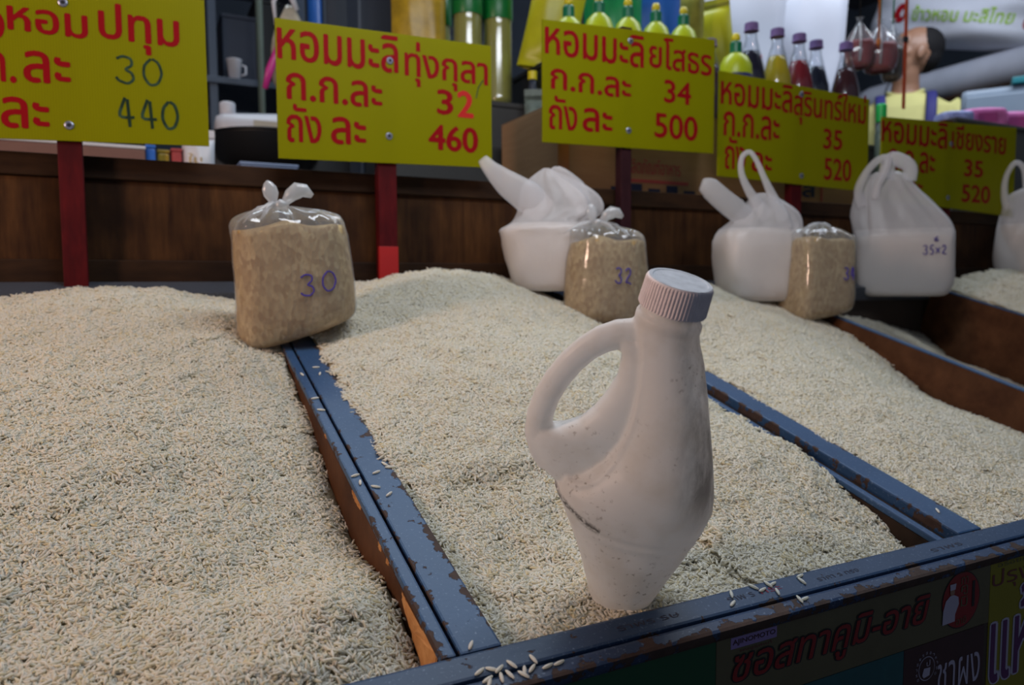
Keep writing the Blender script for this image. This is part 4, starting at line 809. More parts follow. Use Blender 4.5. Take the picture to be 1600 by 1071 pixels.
# steel rack at the far left
r = empty('steel_rack', (0.10, 2.65, 0), 0, 'dim blue-grey steel rack with goods behind the first sign', 'rack')
for x in (-0.75, 0.135, 0.40):
    for y in (-0.16, 0.16): box('upright', x-0.012, x+0.012, y-0.012, y+0.012, 0, 2.3, M['steel'], r, 0.002)
for z in (0.4, 0.9, 1.25, 1.62, 2.0): box('shelf', -0.77, 0.42, -0.18, 0.18, z, z+0.02, M['steel'], r, 0.002)
for i, (x, z, w, h, mt) in enumerate([(0.22, 1.64, 0.05, 0.20, 'navy'), (0.31, 1.64, 0.04, 0.26, 'black'), (0.20, 1.27, 0.07, 0.24, 'navy'), (0.34, 1.27, 0.05, 0.18, 'black'), (-0.1, 1.64, 0.1, 0.22, 'black'), (-0.4, 1.64, 0.12, 0.25, 'navy'), (-0.2, 1.27, 0.14, 0.25, 'black')]):
    rr = empty('storage_box', (0.10+x, 2.62, z), 0, ['tall navy box on the steel rack', 'thin black box on the upper rack shelf', 'wide navy box on the lower rack shelf', 'low black box on the lower rack shelf', 'black box behind the first sign', 'broad navy box behind the first sign', 'broad black box on the lower rack shelf'][i], 'box')
    box('carton', -w, w, -0.08, 0.08, 0.0, h, M[mt], rr, 0.003); box('lid', -w-0.002, w+0.002, -0.082, 0.082, h, h+0.012, M[mt], rr, 0.002)
r = empty('white_cup', (0.262, 2.42, 0), 0); r['label'] = 'small white cup standing on the steel rack edge'; r['category'] = 'cup'; r.location = (0.298, 2.50, 2.02-0.38)
v, f = lathe([(0.016, 0), (0.022, 0.06), (0.024, 0.062), (0.019, 0.058), (0.014, 0.004)], 20); mesh('cup', v, f, M['white'], r, smooth=True)
v, f = tube([(0.021, 0, 0.048), (0.034, 0, 0.045), (0.034, 0, 0.022), (0.019, 0, 0.016)], 0.003, 6); mesh('handle', v, f, M['white'], r, smooth=True)
v, f = lathe([(0.010, 0), (0.010, 3.3)], 12); o = mesh('slim_pole', v, f, plain('pale_green_pole', (0.10, 0.13, 0.10), 0.6), smooth=True); o.location = (0.365, 2.42, 0); tag(o, 'slim pale green pole between the first two signs', 'pole')

# goods low on the left, just above the board
def goods(name, x, y, w, d, h, mat, label, cat, z=CT, lidmat=None, rz=0):
    r = empty(name, (x, y, ZC+z), rz, label, cat); box('body', -w, w, -d, d, 0, h, M[mat] if isinstance(mat, str) else mat, r, 0.004)
    box('lid', -w-0.001, w+0.001, -d-0.001, d+0.001, h, h+0.006, M[lidmat] if lidmat else (M[mat] if isinstance(mat, str) else mat), r, 0.002); return r
goods('wooden_tray', -0.13, 1.60, 0.155, 0.06, 0.083, plain('pinkish_wood', (0.20, 0.10, 0.08), 0.6), 'long pinkish brown tray under the first sign', 'tray', lidmat='white')  # white lid paints a bright tube reflection along the tray top
goods('small_box', 0.034, 1.58, 0.008, 0.03, 0.088, 'bluep', 'narrow blue box beside the pinkish tray', 'box')
goods('small_box', 0.056, 1.60, 0.010, 0.03, 0.084, 'snack', 'small yellow carton by the blue box', 'box'); goods('small_box', 0.079, 1.60, 0.009, 0.03, 0.088, 'cardred', 'small red carton between the yellow one and the white bag', 'box')
goods('small_box', 0.245, 1.60, 0.055, 0.05, 0.069, plain('pale_blue_pack', (0.25, 0.32, 0.50), 0.5), 'flat pale blue pack below the black bowl', 'box')
def pouch(name, x, y, z, w, h, t, mat, label, cat, rz=None, lean=0.0, roll=0.0, group=None, seam=True):
    r = empty(name, (x, y, ZC+z), 0, label, cat, group); r.rotation_euler = Euler((lean, roll, -math.atan2(x, y) if rz is None else rz))
    nx, nz = 18, 22; V = []; rg = np.random.default_rng(int(abs(x*1000))+7); p1, p2 = rg.uniform(0, 6, 2)
    for side in (-1, 1):
        for j in range(nz+1):
            for i in range(nx+1):
                u = -1+2*i/nx; q = j/nz; b = (max(0, 1-abs(u)**2.6))**0.6*(max(0, 1-abs(2*q-0.9 if q > 0.45 else 0)**3.2 if q > 0.45 else 1))**0.6*(min(1, q*6)**0.5 if j else 0.75)
                wx = w*(1-0.06*math.sin(q*3.1)); wob = 0.06*math.sin(7*u+p1+4*q)+0.05*math.sin(11*q+p2-3*u)
                V.append((u*wx/2, side*t/2*b*(1+wob), q*h))
    n = (nx+1)*(nz+1); F = []
    for j in range(nz):
        for i in range(nx):
            a = j*(nx+1)+i; F.append((a, a+1, a+nx+2, a+nx+1)); F.append((n+a, n+a+nx+1, n+a+nx+2, n+a+1))
    mesh('pouch_body', V, F, M[mat] if isinstance(mat, str) else mat, r, smooth=True)
    if seam: box('top_seam', -w/2, w/2, -0.0015, 0.0015, h-0.002, h+0.012, M[mat] if isinstance(mat, str) else mat, r, 0.0005)
    return r
rw = pouch('white_bag', 0.118, 1.58, CT, 0.060, 0.122, 0.05, 'white', 'small shiny white bag with yellow and green print under the first sign corner', 'bag')
text_box('lettering', 'ใบ', -0.018, 0.006, 0.066, 0.084, -0.0265, M['snack'], rw)
# black bowl with a white jug lying in it
crate('plastic_crate', 0.12, 0.44, 1.82, 2.02, CT, 0.262, M['darkgrey'], 'dark grey crate under the black bowl')
r = empty('black_bowl', (0.300, 1.92, ZC+0.262), 0, 'wide black bowl holding a white jug, between the first two signs', 'bowl')
v, f = lathe([(0.03, 0), (0.07, 0.012), (0.115, 0.045), (0.133, 0.092), (0.137, 0.098), (0.131, 0.096), (0.11, 0.055), (0.06, 0.028), (0.0005, 0.024)], 40); mesh('bowl', v, f, M['black'], r, smooth=True)
v, f = tube([(0.137*math.cos(a), 0.137*math.sin(a), 0.098) for a in [2*math.pi*k/40 for k in range(40)]], 0.003, 8, closed=True); mesh('rim', v, f, M['black'], r, smooth=True)
r = empty('white_jug', (0.262, 1.915, ZC+0.330), 0, 'white plastic jug lying in the black bowl', 'jug')
v, f = loft([[(x, ry*math.cos(2*math.pi*k/28), 0.045+rz_*math.sin(2*math.pi*k/28)) for k in range(28)] for x, ry, rz_ in ((-0.082, 0.012, 0.012), (-0.078, 0.030, 0.028), (-0.062, 0.042, 0.036), (-0.03, 0.044, 0.038), (0.07, 0.046, 0.046), (0.12, 0.046, 0.048), (0.135, 0.036, 0.038))])
mesh('jug_body', v, f, M['white'], r, smooth=True)
v, f = lathe([(0.017, 0.0), (0.018, 0.004), (0.018, 0.026), (0.015, 0.029), (0.001, 0.029)], 24); o = mesh('cap', [(p[0]-0.052, p[1], p[2]+0.078) for p in v], f, M['white'], r, smooth=True)
box('label_patch', 0.0, 0.095, -0.0485, -0.0465, 0.028, 0.062, plain('cream_label', (0.55, 0.52, 0.42), 0.5), r, 0.0003)
crate('plastic_crate', 0.16, 0.34, 2.115, 2.24, -1.0, 0.352, M['darkgrey'], 'tall dark stack behind the black bowl')
r = empty('green_bowl', (0.285, 2.17, ZC+0.352), 0, 'upturned green bowl with yellow band behind the white jug', 'bowl')
v, f = lathe([(0.052, 0), (0.053, 0.02), (0.047, 0.055), (0.03, 0.082), (0.001, 0.094)], 28); mesh('bowl', v, f, M['greenp'], r, smooth=True)
v, f = lathe([(0.0315, 0.081), (0.028, 0.086), (0.0005, 0.097)], 28); mesh('band', v, f, M['syellow'], r, smooth=True)
# hanging bags
def string(name, x, y, z0, z1, mat, rad, parent): 
    v, f = tube([(x, y, z0), (x+0.001, y, (z0+z1)/2), (x, y, z1)], rad, 6); return mesh(name, v, f, M[mat], parent, smooth=True)
r = empty('hanging_bag', (0.335, 1.80, ZC+0.44), 0, 'cream plastic bag hanging with a white loop for its highlight beside the second sign', 'bag')
v, f = loft_levels(smooth_levels([(0, 0, 0, 0.016, 0.014, 2), (0.03, 0, 0, 0.036, 0.03, 2.2), (0.10, 0, 0, 0.04, 0.032, 2.2), (0.16, 0.004, 0, 0.030, 0.024, 2), (0.20, 0.004, 0, 0.010, 0.008, 2)]), seed=5, lump=0.06)
mesh('bag_sheet', v, f, plain('cream_bag', (0.50, 0.46, 0.36), 0.3, var=0.7, scale=34), r, smooth=True)
v, f = tube([(-0.03, -0.01, 0.15), (-0.034, -0.012, 0.20), (-0.020, -0.012, 0.232), (0.004, -0.012, 0.222), (0.018, -0.01, 0.19)], [0.003, 0.005, 0.008, 0.008, 0.006], 8, flat=0.6); mesh('handle', v, f, M['white'], r, smooth=True)  # white loop shapes the film's bright highlight as a solid band
string('cord', 0.004, 0, 0.20, 1.84, 'navy', 0.002, r)
v, f = tube([(-0.022, -0.045, 0.13), (-0.036, -0.047, 0.08), (-0.052, -0.045, 0.04), (-0.062, -0.04, 0.0)], [0.004, 0.008, 0.009, 0.006], 8, flat=0.5); mesh('ribbon', v, f, M['magenta'], r, smooth=True)

# crates that carry the back row
crate('plastic_crate', 0.49, 0.815, 1.55, 1.74, CT, 0.415, M['darkgrey'], 'grey crate under the cooking oil bottles')
crate('plastic_crate', 0.83, 0.965, 1.50, 1.68, CT, 0.50, M['black'], 'black crate under the yellow pouch between the second and third signs')
crate('plastic_crate', 0.99, 1.60, 1.55, 1.76, CT, 0.52, M['black'], 'long black crate under the detergent pouches')
crate('plastic_crate', 1.66, 2.30, 2.02, 2.22, -1.0, 0.52, M['darkgrey'], 'dark grey stack under the two white rice sacks')
# cooking oil
def oil_bottle(x, y, z, label):
    r = empty('oil_bottle', (x, y, ZC+z), 0, label, 'bottle', 'cooking oil bottles in a row')
    pr = [(0.001, 0), (0.030, 0.001), (0.034, 0.008)]
    for k in range(9): pr += [(0.0345, 0.016+k*0.019), (0.0325, 0.0255+k*0.019)]
    pr += [(0.0345, 0.19), (0.0345, 0.265), (0.030, 0.285), (0.014, 0.305), (0.0135, 0.318), (0.001, 0.318)]
    v, f = lathe(pr, 28); mesh('bottle_body', v, f, film('oil_plastic', 0.06, gloss=0.08), r, smooth=True) if 'oilp' not in M else mesh('bottle_body', v, f, M['oilp'], r, smooth=True)
    v, f = lathe([(0.001, 0.003), (0.030, 0.004), (0.0315, 0.02), (0.0315, 0.26), (0.02, 0.28), (0.001, 0.281)], 24); mesh('oil', v, f, M['oil'], r, smooth=True)
    v, f = lathe([(0.0349, 0.192), (0.0352, 0.193), (0.0352, 0.258), (0.0349, 0.259)], 28); mesh('paper_label', *loft([[(a*math.cos(2*math.pi*k/28), a*math.sin(2*math.pi*k/28), z) for k in range(28)] for a, z in ((0.0349, 0.192), (0.0353, 0.193), (0.0353, 0.258), (0.0349, 0.259))], False, False), M['oil_lab'], r, smooth=True)
    v, f = lathe([(0.0155, 0.312), (0.0155, 0.332), (0.001, 0.333)], 18); mesh('cap', v, f, M['syellow'], r)
M['oilp'] = film('oil_plastic', 0.06, gloss=0.08)
for x, y, l in ((0.768, 1.60, 'nearest cooking oil bottle with green label, just beyond the second sign corner'), (0.693, 1.60, 'middle one of the three green-labelled cooking oil bottles'), (0.655, 1.695, 'cooking oil bottle farthest back, beside the golden snack bag')): oil_bottle(x, y, 0.415, l)
pouch('snack_bag', 0.578, 1.605, 0.415, 0.125, 0.31, 0.05, 'snack', 'tall shiny golden snack bag above the second sign', 'bag', lean=0.0)
# between signs two and three
pouch('detergent_pouch', 0.868, 1.56, 0.50, 0.13, 0.26, 0.05, 'yelp', 'yellow-green pouch leaning beside the third sign', 'pouch', roll=R(12), group='detergent pouches')
pouch('plastic_bag', 0.795, 1.44, CT, 0.075, 0.24, 0.05, plain('grey_green_film', (0.16, 0.20, 0.18), 0.15, var=0.9, scale=40), 'crumpled grey-green plastic bag left of the cardboard box', 'bag')
pouch('plastic_bag', 0.838, 1.39, CT, 0.055, 0.12, 0.04, plain('dusty_brown_bag', (0.16, 0.13, 0.11), 0.4, var=0.4), 'small dusty brown bag against the cardboard box', 'bag', rz=0)
r = empty('small_bottle', (0.805, 1.50, ZC+CT), 0, 'small dark bottle with yellow cap between the second and third signs', 'bottle')
v, f = lathe([(0.001, 0), (0.016, 0.002), (0.016, 0.25), (0.008, 0.275), (0.008, 0.29), (0.001, 0.29)], 20); mesh('bottle_body', v, f, M['navy'], r, smooth=True); v, f = lathe([(0.010, 0.287), (0.010, 0.305), (0.001, 0.306)], 16); mesh('cap', v, f, M['syellow'], r)
# cardboard box
BZ = 0.345
r = empty('cardboard_box', (1.125, 1.36, ZC+CT), 0, 'long brown cardboard box with red print under the soap and drink bottles', 'box')
box('carton', -0.405, 0.405, -0.125, 0.125, 0, BZ-CT, M['card'], r, 0.003); box('tape_strip', -0.409, -0.385, -0.1262, -0.1245, 0.0, BZ-CT, M['tape'], r, 0.0002); 
for a, b in ((-0.4045, -0.001), (0.001, 0.4045)): box('flap', a, b, -0.125, 0.125, BZ-CT, BZ-CT+0.003, M['card'], r, 0.0008)
text_box('lettering', 'ผลิตภัณฑ์อาหาร', -0.255, -0.120, 0.052, 0.082, -0.1262, M['cardred'], r, bold=0.02)
box('printed_band', -0.258, -0.100, -0.1262, -0.1248, 0.035, 0.041, M['cardred'], r, 0.0001); text_box('lettering', 'ใส', 0.20, 0.268, 0.028, 0.066, -0.1262, M['cardblue'], r, bold=0.04)
for k in range(5): box('printed_mark', -0.29+k*0.045, -0.262+k*0.045, -0.1262, -0.1248, 0.012, 0.024+0.008*(k % 2), M['cardblue'], r, 0.0001)
box('printed_band', 0.285, 0.290, -0.1262, -0.1248, 0.02, 0.07, M['cardred'], r, 0.0001)
BT = BZ+0.0035
# drink bottles
def drink(x, y, top, c, label, fill=0.62):
    z = BT; H = top-z; r = empty('drink_bottle', (x, y, ZC+z), 0, label, 'bottle', 'glass drink bottles with lilac caps')
    R0 = 0.035
    pr = [(0.001, 0), (R0*0.93, 0.001), (R0, 0.006), (R0, H*0.48), (R0*0.95, H*0.56), (R0*0.62, H*0.74), (0.0135, H*0.86), (0.0125, H*0.95), (0.001, H*0.95)]
    v, f = lathe(pr, 28); mesh('glass_body', v, f, M['glass'], r, smooth=True)
    lq = [(0.001, 0.004), (R0*0.88, 0.005), (R0*0.93, 0.012), (R0*0.93, H*0.48), (R0*0.88, H*0.56), (R0*0.62, H*0.70), (R0*0.50, H*0.745), (0.001, H*0.746)]
    v, f = lathe(lq, 28); mesh('liquid', v, f, col(c[0], c[1], 0.25), r, smooth=True)
    cp = [[((0.0155+(0.0007 if k % 2 else -0.0003))*s*math.cos(2*math.pi*k/42), (0.0155+(0.0007 if k % 2 else -0.0003))*s*math.sin(2*math.pi*k/42), zz) for k in range(42)] for s, zz in ((1.08, H*0.925), (1.0, H*0.94), (0.96, H*0.995), (0.8, H))]
    v, f = loft(cp); mesh('cap', v, f, M['lilac'], r)
drink(1.300, 1.348, 0.606, ('purple_black_juice', (0.012, 0.008, 0.03)), 'tallest dark purple drink bottle, beside the yellow soap bottle')
drink(1.380, 1.346, 0.604, ('yellow_juice', (0.62, 0.46, 0.01)), 'yellow drink bottle with lilac cap')
drink(1.456, 1.350, 0.604, ('red_juice', (0.26, 0.008, 0.02)), 'bright red drink bottle with lilac cap')
drink(1.448+0.09, 1.372, 0.606, ('blue_black_juice', (0.006, 0.01, 0.03)), 'blue-black drink bottle next to the bright red one')
r_ = drink(1.2262, 1.405, 0.575, ('plum_juice', (0.05, 0.01, 0.03)), 'drink bottle half hidden behind the near soap bottle tip')
crate('plastic_crate', 1.56, 1.80, 1.30, 1.48, CT, BZ+0.003, M['darkgrey'], 'grey crate under the dark red drink bottle')
drink(1.618, 1.350, 0.606, ('dark_red_juice', (0.06, 0.008, 0.012)), 'dark red drink bottle at the end nearest the hanging bags')
# dish soap
def soap(x, y, dome, label, sc=1.0):
    z = BT; H = dome-z; r = empty('soap_bottle', (x, y, ZC+z), 0, label, 'bottle', 'yellow dish soap bottles with green necks'); R0 = 0.036*sc
    v, f = lathe([(0.001, 0), (R0*0.93, 0.001), (R0, 0.006), (R0, H*0.72), (R0*0.95, H*0.84), (R0*0.72, H*0.945), (R0*0.40, H*0.995), (R0*0.36, H), (0.001, H)], 30); mesh('bottle_body', v, f, M['soapy'], r, smooth=True)
    v, f = lathe([(0.0128, H-0.003), (0.0128, H+0.022), (0.0095, H+0.026), (0.001, H+0.026)], 18); mesh('neck_cap', v, f, M['sgreen'], r)
    v, f = lathe([(0.0085, H+0.025), (0.0095, H+0.034), (0.007, H+0.042), (0.001, H+0.044)], 16); mesh('nozzle', v, f, M['syellow'], r, smooth=True)
    mesh('paper_label', *loft([[(a*math.cos(2*math.pi*k/30), a*math.sin(2*math.pi*k/30), zz) for k in range(30)] for a, zz in ((R0+0.0003, H*0.2), (R0+0.0006, H*0.21), (R0+0.0006, H*0.68), (R0+0.0003, H*0.69))], False, False), M['strap'], r, smooth=True)
for x, y, d, l in ((0.850, 1.42, 0.572, 'yellow soap bottle at the near corner of the box, behind the third sign edge'), (0.927, 1.42, 0.592, 'second soap bottle from the cooking oil side'), (1.004, 1.42, 0.594, 'middle soap bottle of the row, in front of the green pouch'), (1.081, 1.42, 0.596, 'fourth soap bottle, in front of the blue pouch'), (1.160, 1.42, 0.600, 'last soap bottle of the row, before the dark pouch')): soap(x, y, d, l)
soap(1.195, 1.285, 0.506, 'short soap bottle with blue band in front of the dark drink bottles', 0.98)
pouch('detergent_pouch', 1.085, 1.60, 0.52, 0.15, 0.26, 0.06, 'greenp', 'green detergent pouch behind the soap bottles', 'pouch', group='detergent pouches')
pouch('detergent_pouch', 1.205, 1.61, 0.52, 0.16, 0.26, 0.06, 'bluep', 'shiny blue detergent pouch behind the soap bottles', 'pouch', group='detergent pouches')
pouch('detergent_pouch', 1.330, 1.62, 0.52, 0.10, 0.27, 0.05, plain('dark_yellow_pouch', (0.30, 0.28, 0.03), 0.4, var=0.9, scale=20), 'mottled dark yellow pouch next to the blue pouch', 'pouch', group='detergent pouches')
pouch('detergent_pouch', 1.440, 1.62, 0.52, 0.13, 0.24, 0.05, 'yelp', 'plain yellow pouch nearest the white rice sacks', 'pouch', roll=R(-8), group='detergent pouches')
# white sacks behind
def sack(x, y, z, w, h, t, rz, label, texts=(), mat='sack', roll=0.0, lean=0.0, along=False):
    r = empty('rice_sack', (x, y, ZC+z), 0, label, 'sack'); r.rotation_euler = Euler((lean, roll, rz)); nx, nz = 26, 26; V = []
    def prof(u, q): return (max(0, 1-abs(u)**3.2))**0.5*(max(0, 1-abs(2*q-1)**3.6))**0.5*(1+0.05*math.sin(5*u+9*q+x)+0.04*math.sin(13*q-3*u))
    for side in (-1, 1):
        for j in range(nz+1):
            for i in range(nx+1):
                u = -1+2*i/nx; q = j/nz; V.append((u*w/2, side*t/2*prof(u, q), q*h))
    n = (nx+1)*(nz+1); F = []
    for j in range(nz):
        for i in range(nx):
            a = j*(nx+1)+i; F.append((a, a+1, a+nx+2, a+nx+1)); F.append((n+a, n+a+nx+1, n+a+nx+2, n+a+1))
    mesh('sack_body', V, F, M[mat], r, smooth=True)
    for s, a, b, c, d, m in texts:
        fn = lambda X, Z: (X, -t/2*prof(2*X/w, Z/h)-0.004, Z)
        if s == 'O':
            mesh('printed_disc', [fn((a+b)/2+(b-a)/2*math.cos(q), (c+d)/2+(d-c)/2*math.sin(q)) for q in [2*math.pi*k/28 for k in range(28)]], [tuple(range(28))], M[m], r)
        else: text_box('lettering', s, a, b, c, d, 0, M[m], r, bold=0.03, fn=fn)
    return r
M['pale_red'] = plain('faint_red_print', (0.66, 0.22, 0.24), 0.6); M['lime'] = plain('lime_print', (0.32, 0.55, 0.03), 0.6); M['rose'] = plain('rose_print', (0.60, 0.20, 0.34), 0.6)
sack(1.83, 2.12, 0.52, 0.44, 0.62, 0.14, R(-41), 'white woven rice sack with faint red print above the dark drink bottle', [('ข้าวสาร', -0.12, 0.08, 0.26, 0.35, 'pale_red'), ('หอม', 0.04, 0.16, 0.22, 0.28, 'pale_red')], roll=R(6))
sack(2.17, 2.10, 0.52, 0.40, 0.60, 0.14, R(-45), 'white woven rice sack beside the hanging drink bags', [('ข้าว', -0.06, 0.08, 0.16, 0.22, 'pale_red')], roll=R(3))
v, f = tube([(1.985, 1.96, -1+ZC), (1.985, 1.96, 2.6)], 0.006, 8); o = mesh('thin_rod', v, f, plain('brown_rod', (0.10, 0.03, 0.03), 0.5)); tag(o, 'thin brown upright rod between the two white sacks', 'rod')
# hanging rail with bags of drink
r = empty('hanging_rail', (1.85, 1.38, ZC+1.0), 0, 'overhead rail from which the drink bags hang', 'rail')
v, f = tube([(-0.35, 0, 0), (0.35, 0, 0)], 0.008, 10); mesh('rail', v, f, M['steel'], r)
for x in (-0.33, 0.33): string('hanger', x, 0, 0, 1.3, 'steel', 0.004, r)
M['drinkred'] = col('dark_red_drink', (0.30, 0.006, 0.012), var=0.5); M['amber'] = col('dark_amber_drink', (0.08, 0.05, 0.01), var=0.5); M['black_cord'] = M['black']
def hangbag(x, y, z, w, h, lq, cord, label, rz=-0.9):
    r = empty('drink_bag', (x, y, ZC+z), rz, label, 'bag', 'plastic bags of drink hanging on cords')
    lv = smooth_levels([(0, 0, 0, w*0.25, w*0.2, 2.2), (h*0.08, 0, 0, w*0.42, w*0.34, 2.4), (h*0.4, 0, 0, w*0.5, w*0.38, 2.4), (h*0.65, 0, 0, w*0.42, w*0.30, 2.2), (h*0.85, 0, 0, w*0.2, w*0.14, 2), (h, 0, 0, w*0.06, w*0.06, 2), (h*1.08, 0, 0, w*0.14, w*0.05, 2)])
    v, f = loft_levels([l for l in lv if l[0] < h*0.60], seed=3, shrink=0.002); mesh('drink', v, f, M[lq], r, smooth=True)
    v, f = loft_levels(lv, seed=3, lump=0.03); mesh('plastic_film', v, f, M['film'], r, smooth=True)
    string('cord', 0, 0, h, 1.0-z, cord, 0.0022, r)
    v, f = tube([(0.002, -w*0.42, h*0.1), (0.004, -w*0.45, h*0.5), (0, -w*0.1, h*0.95)], 0.0028, 6); mesh('straw', v, f, M['knot'], r, smooth=True)
hangbag(1.703, 1.38, 0.560, 0.075, 0.12, 'drinkred', 'black_cord', 'red drink bag on a black cord, nearest the dark bottle')
hangbag(1.768, 1.37, 0.555, 0.090, 0.125, 'drinkred', 'rope_g', 'red drink bag on a green cord, in the middle of the cluster')
hangbag(1.838, 1.385, 0.545, 0.062, 0.150, 'amber', 'rope_g', 'dark amber drink bag hanging in front of the man')
r = empty('cord', (1.725, 1.34, ZC+0.62), 0, 'orange cord hanging down between the drink bags', 'cord'); string('cord_line', 0, 0.0, 0, 0.38, 'rope_o', 0.003, r); v, f = lathe([(0.001, -0.012), (0.006, -0.006), (0.005, 0.006), (0.001, 0.01)], 10); mesh('knot', v, f, M['rope_o'], r)
r = empty('strap', (1.822, 1.335, ZC+0.46), 0, 'orange-red strap hanging beside the man', 'strap'); box('strap_band', -0.006, 0.006, -0.001, 0.001, 0.0, 0.54, M['orange'], r, 0.0004); box('buckle', -0.008, 0.008, -0.003, 0.003, 0.17, 0.185, M['black'], r, 0.001)
r = empty('green_bottle', (1.672, 1.285, ZC+CT), 0, 'slim green-capped bottle in the gap between the last two signs', 'bottle')
v, f = lathe([(0.001, 0), (0.014, 0.002), (0.014, 0.20), (0.008, 0.235), (0.001, 0.236)], 18); mesh('bottle_body', v, f, plain('milky_green', (0.25, 0.34, 0.30), 0.3, var=0.6, scale=60), r, smooth=True)
v, f = lathe([(0.0125, 0.232), (0.0125, 0.272), (0.010, 0.276), (0.001, 0.276)], 16); mesh('cap', v, f, plain('neon_green_cap', (0.02, 0.62, 0.12), 0.4), r)
# pink packs on a crate
crate('plastic_crate', 2.02, 2.46, 1.32, 1.47, CT, 0.455, M['darkgrey'], 'grey crate under the pink packs, behind the last sign')
def pack(x, y, w, d, h, mat, label, rz=-0.6):
    r = empty('wrapped_pack', (x, y, ZC+0.455), rz, label, 'pack', 'plastic-wrapped packs on the crate')
    v, f = loft_levels(smooth_levels([(0, 0, 0, w*0.44, d*0.44, 4), (h*0.1, 0, 0, w*0.5, d*0.5, 4), (h*0.8, 0, 0, w*0.5, d*0.5, 4), (h*0.97, 0, 0, w*0.42, d*0.42, 3), (h, 0, 0, w*0.3, d*0.3, 2.5)]), seed=int(x*100), lump=0.03); mesh('wrapping', v, f, M[mat], r, smooth=True)
    mesh('printed_label', [(-w*0.2, -d*0.515, h*0.25), (w*0.2, -d*0.515, h*0.25), (w*0.2, -d*0.515, h*0.7), (-w*0.2, -d*0.515, h*0.7)], [(0, 1, 2, 3)], plain('deep_pink_print', (0.40, 0.06, 0.22), 0.4) if mat == 'pink' else M['strap'], r)
pack(2.40, 1.405, 0.14, 0.09, 0.062, 'pink', 'pink wrapped pack by the grey cabinet'); pack(2.255, 1.40, 0.13, 0.09, 0.058, 'pink', 'pink wrapped pack below the yellow shirt'); pack(2.115, 1.39, 0.09, 0.08, 0.034, 'palepack', 'blue and white wrapped pack next to the pink ones')
# grey cabinet and sack shelf on the right
az = R(-57)
r = empty('grey_cabinet', (3.02, 1.60, 0), az, 'pale blue-grey metal cabinet at the edge behind the pink packs', 'cabinet')
M['cab'] = plain('pale_blue_grey_enamel', (0.24, 0.30, 0.38), 0.45, var=0.05); box('carcass', -0.30, 0.34, -0.04, 0.26, 0, 1.73, M['cab'], r, 0.02); box('door', -0.285, 0.33, -0.058, -0.041, 0.1, 1.70, M['cab'], r, 0.006); box('top_trim', -0.14, 0.34, -0.055, 0.26, 1.731, 1.755, plain('teal_trim', (0.02, 0.22, 0.26), 0.4), r, 0.004)
box('door_handle', 0.26, 0.28, -0.085, -0.058, 0.9, 1.1, M['steel'], r, 0.004)
r = empty('storage_shelf', (3.86, 2.45, 0), 0, 'dark wooden shelving stacked with rolled sacks behind the man', 'shelf')
for y in (-0.62, 0.62):
    for x in (-0.22, 0.22): box('upright', x-0.02, x+0.02, y-0.02, y+0.02, 0, 2.7, M['board_trim'], r, 0.003)
for z in (0.5, 1.2, 1.69, 1.90): box('shelf_board', -0.25, 0.25, -0.65, 0.65, z, z+0.02, M['board_trim'], r, 0.003)
def roll(y, z, rad, L, mat, label, x=3.70):
    r = empty('rolled_sack', (x, y, z), 0, label, 'sack', 'rolled sacks on the shelving'); n = 28
    pr = [(-0.5, 0.35), (-0.48, 0.8), (-0.44, 1.0), (-0.2, 1.03), (0.1, 0.98), (0.42, 1.0), (0.48, 0.85), (0.5, 0.4)]
    v, f = loft([[(rad*1.15*s*math.cos(2*math.pi*k/n)*(1+0.04*math.sin(3*k*2*math.pi/n+u*9)), u*L, rad+rad*s*math.sin(2*math.pi*k/n)) for k in range(n)] for u, s in pr]); mesh('roll', v, [tuple(reversed(g)) for g in f], M[mat], r, smooth=True)
    v, f = tube([(rad*1.18*math.cos(a), L*0.3, rad+rad*1.03*math.sin(a)) for a in [2*math.pi*k/20 for k in range(20)]], 0.004, 6, closed=True); mesh('tie', v, f, M['black'], r)
roll(2.40, 1.71, 0.075, 1.15, 'silver', 'lowest silver-grey sack roll behind the shoulder'); roll(2.40, 1.92, 0.085, 1.15, 'silver', 'silver-grey sack roll beside the head'); roll(2.25, 1.22, 0.12, 1.1, 'sack', 'thick white sack roll low behind the man')
sack(3.66, 2.40, 1.15, 0.95, 0.26, 0.30, R(-78), 'white rice sack with lime green lettering and red disc above the man', [('ข้าวหอม มะลิไทย', -0.20, 0.26, 0.10, 0.17, 'lime'), ('O', -0.30, -0.23, 0.09, 0.18, 'drinkred'), ('มะลิ', -0.18, -0.06, 0.025, 0.06, 'lime'), ('O', 0.30, 0.35, 0.08, 0.15, 'drinkred')], roll=R(17))
sack(3.50, 1.62, 1.08, 0.5, 0.36, 0.26, R(-65), 'plain pale bulging sack at the top corner', (), 'silver')

r = empty('wooden_platform', (3.02, 2.16, 0), 0, 'low wooden platform the man stands on behind the counters', 'platform')
for k in range(5): box('plank', -0.30+k*0.12, -0.183+k*0.12, -0.30, 0.30, 0.317, 0.340, M['board'], r, 0.003)
for y in (-0.25, 0.25): box('bearer', -0.30, 0.30, y-0.03, y+0.03, 0, 0.317, M['board_trim'], r, 0.003)
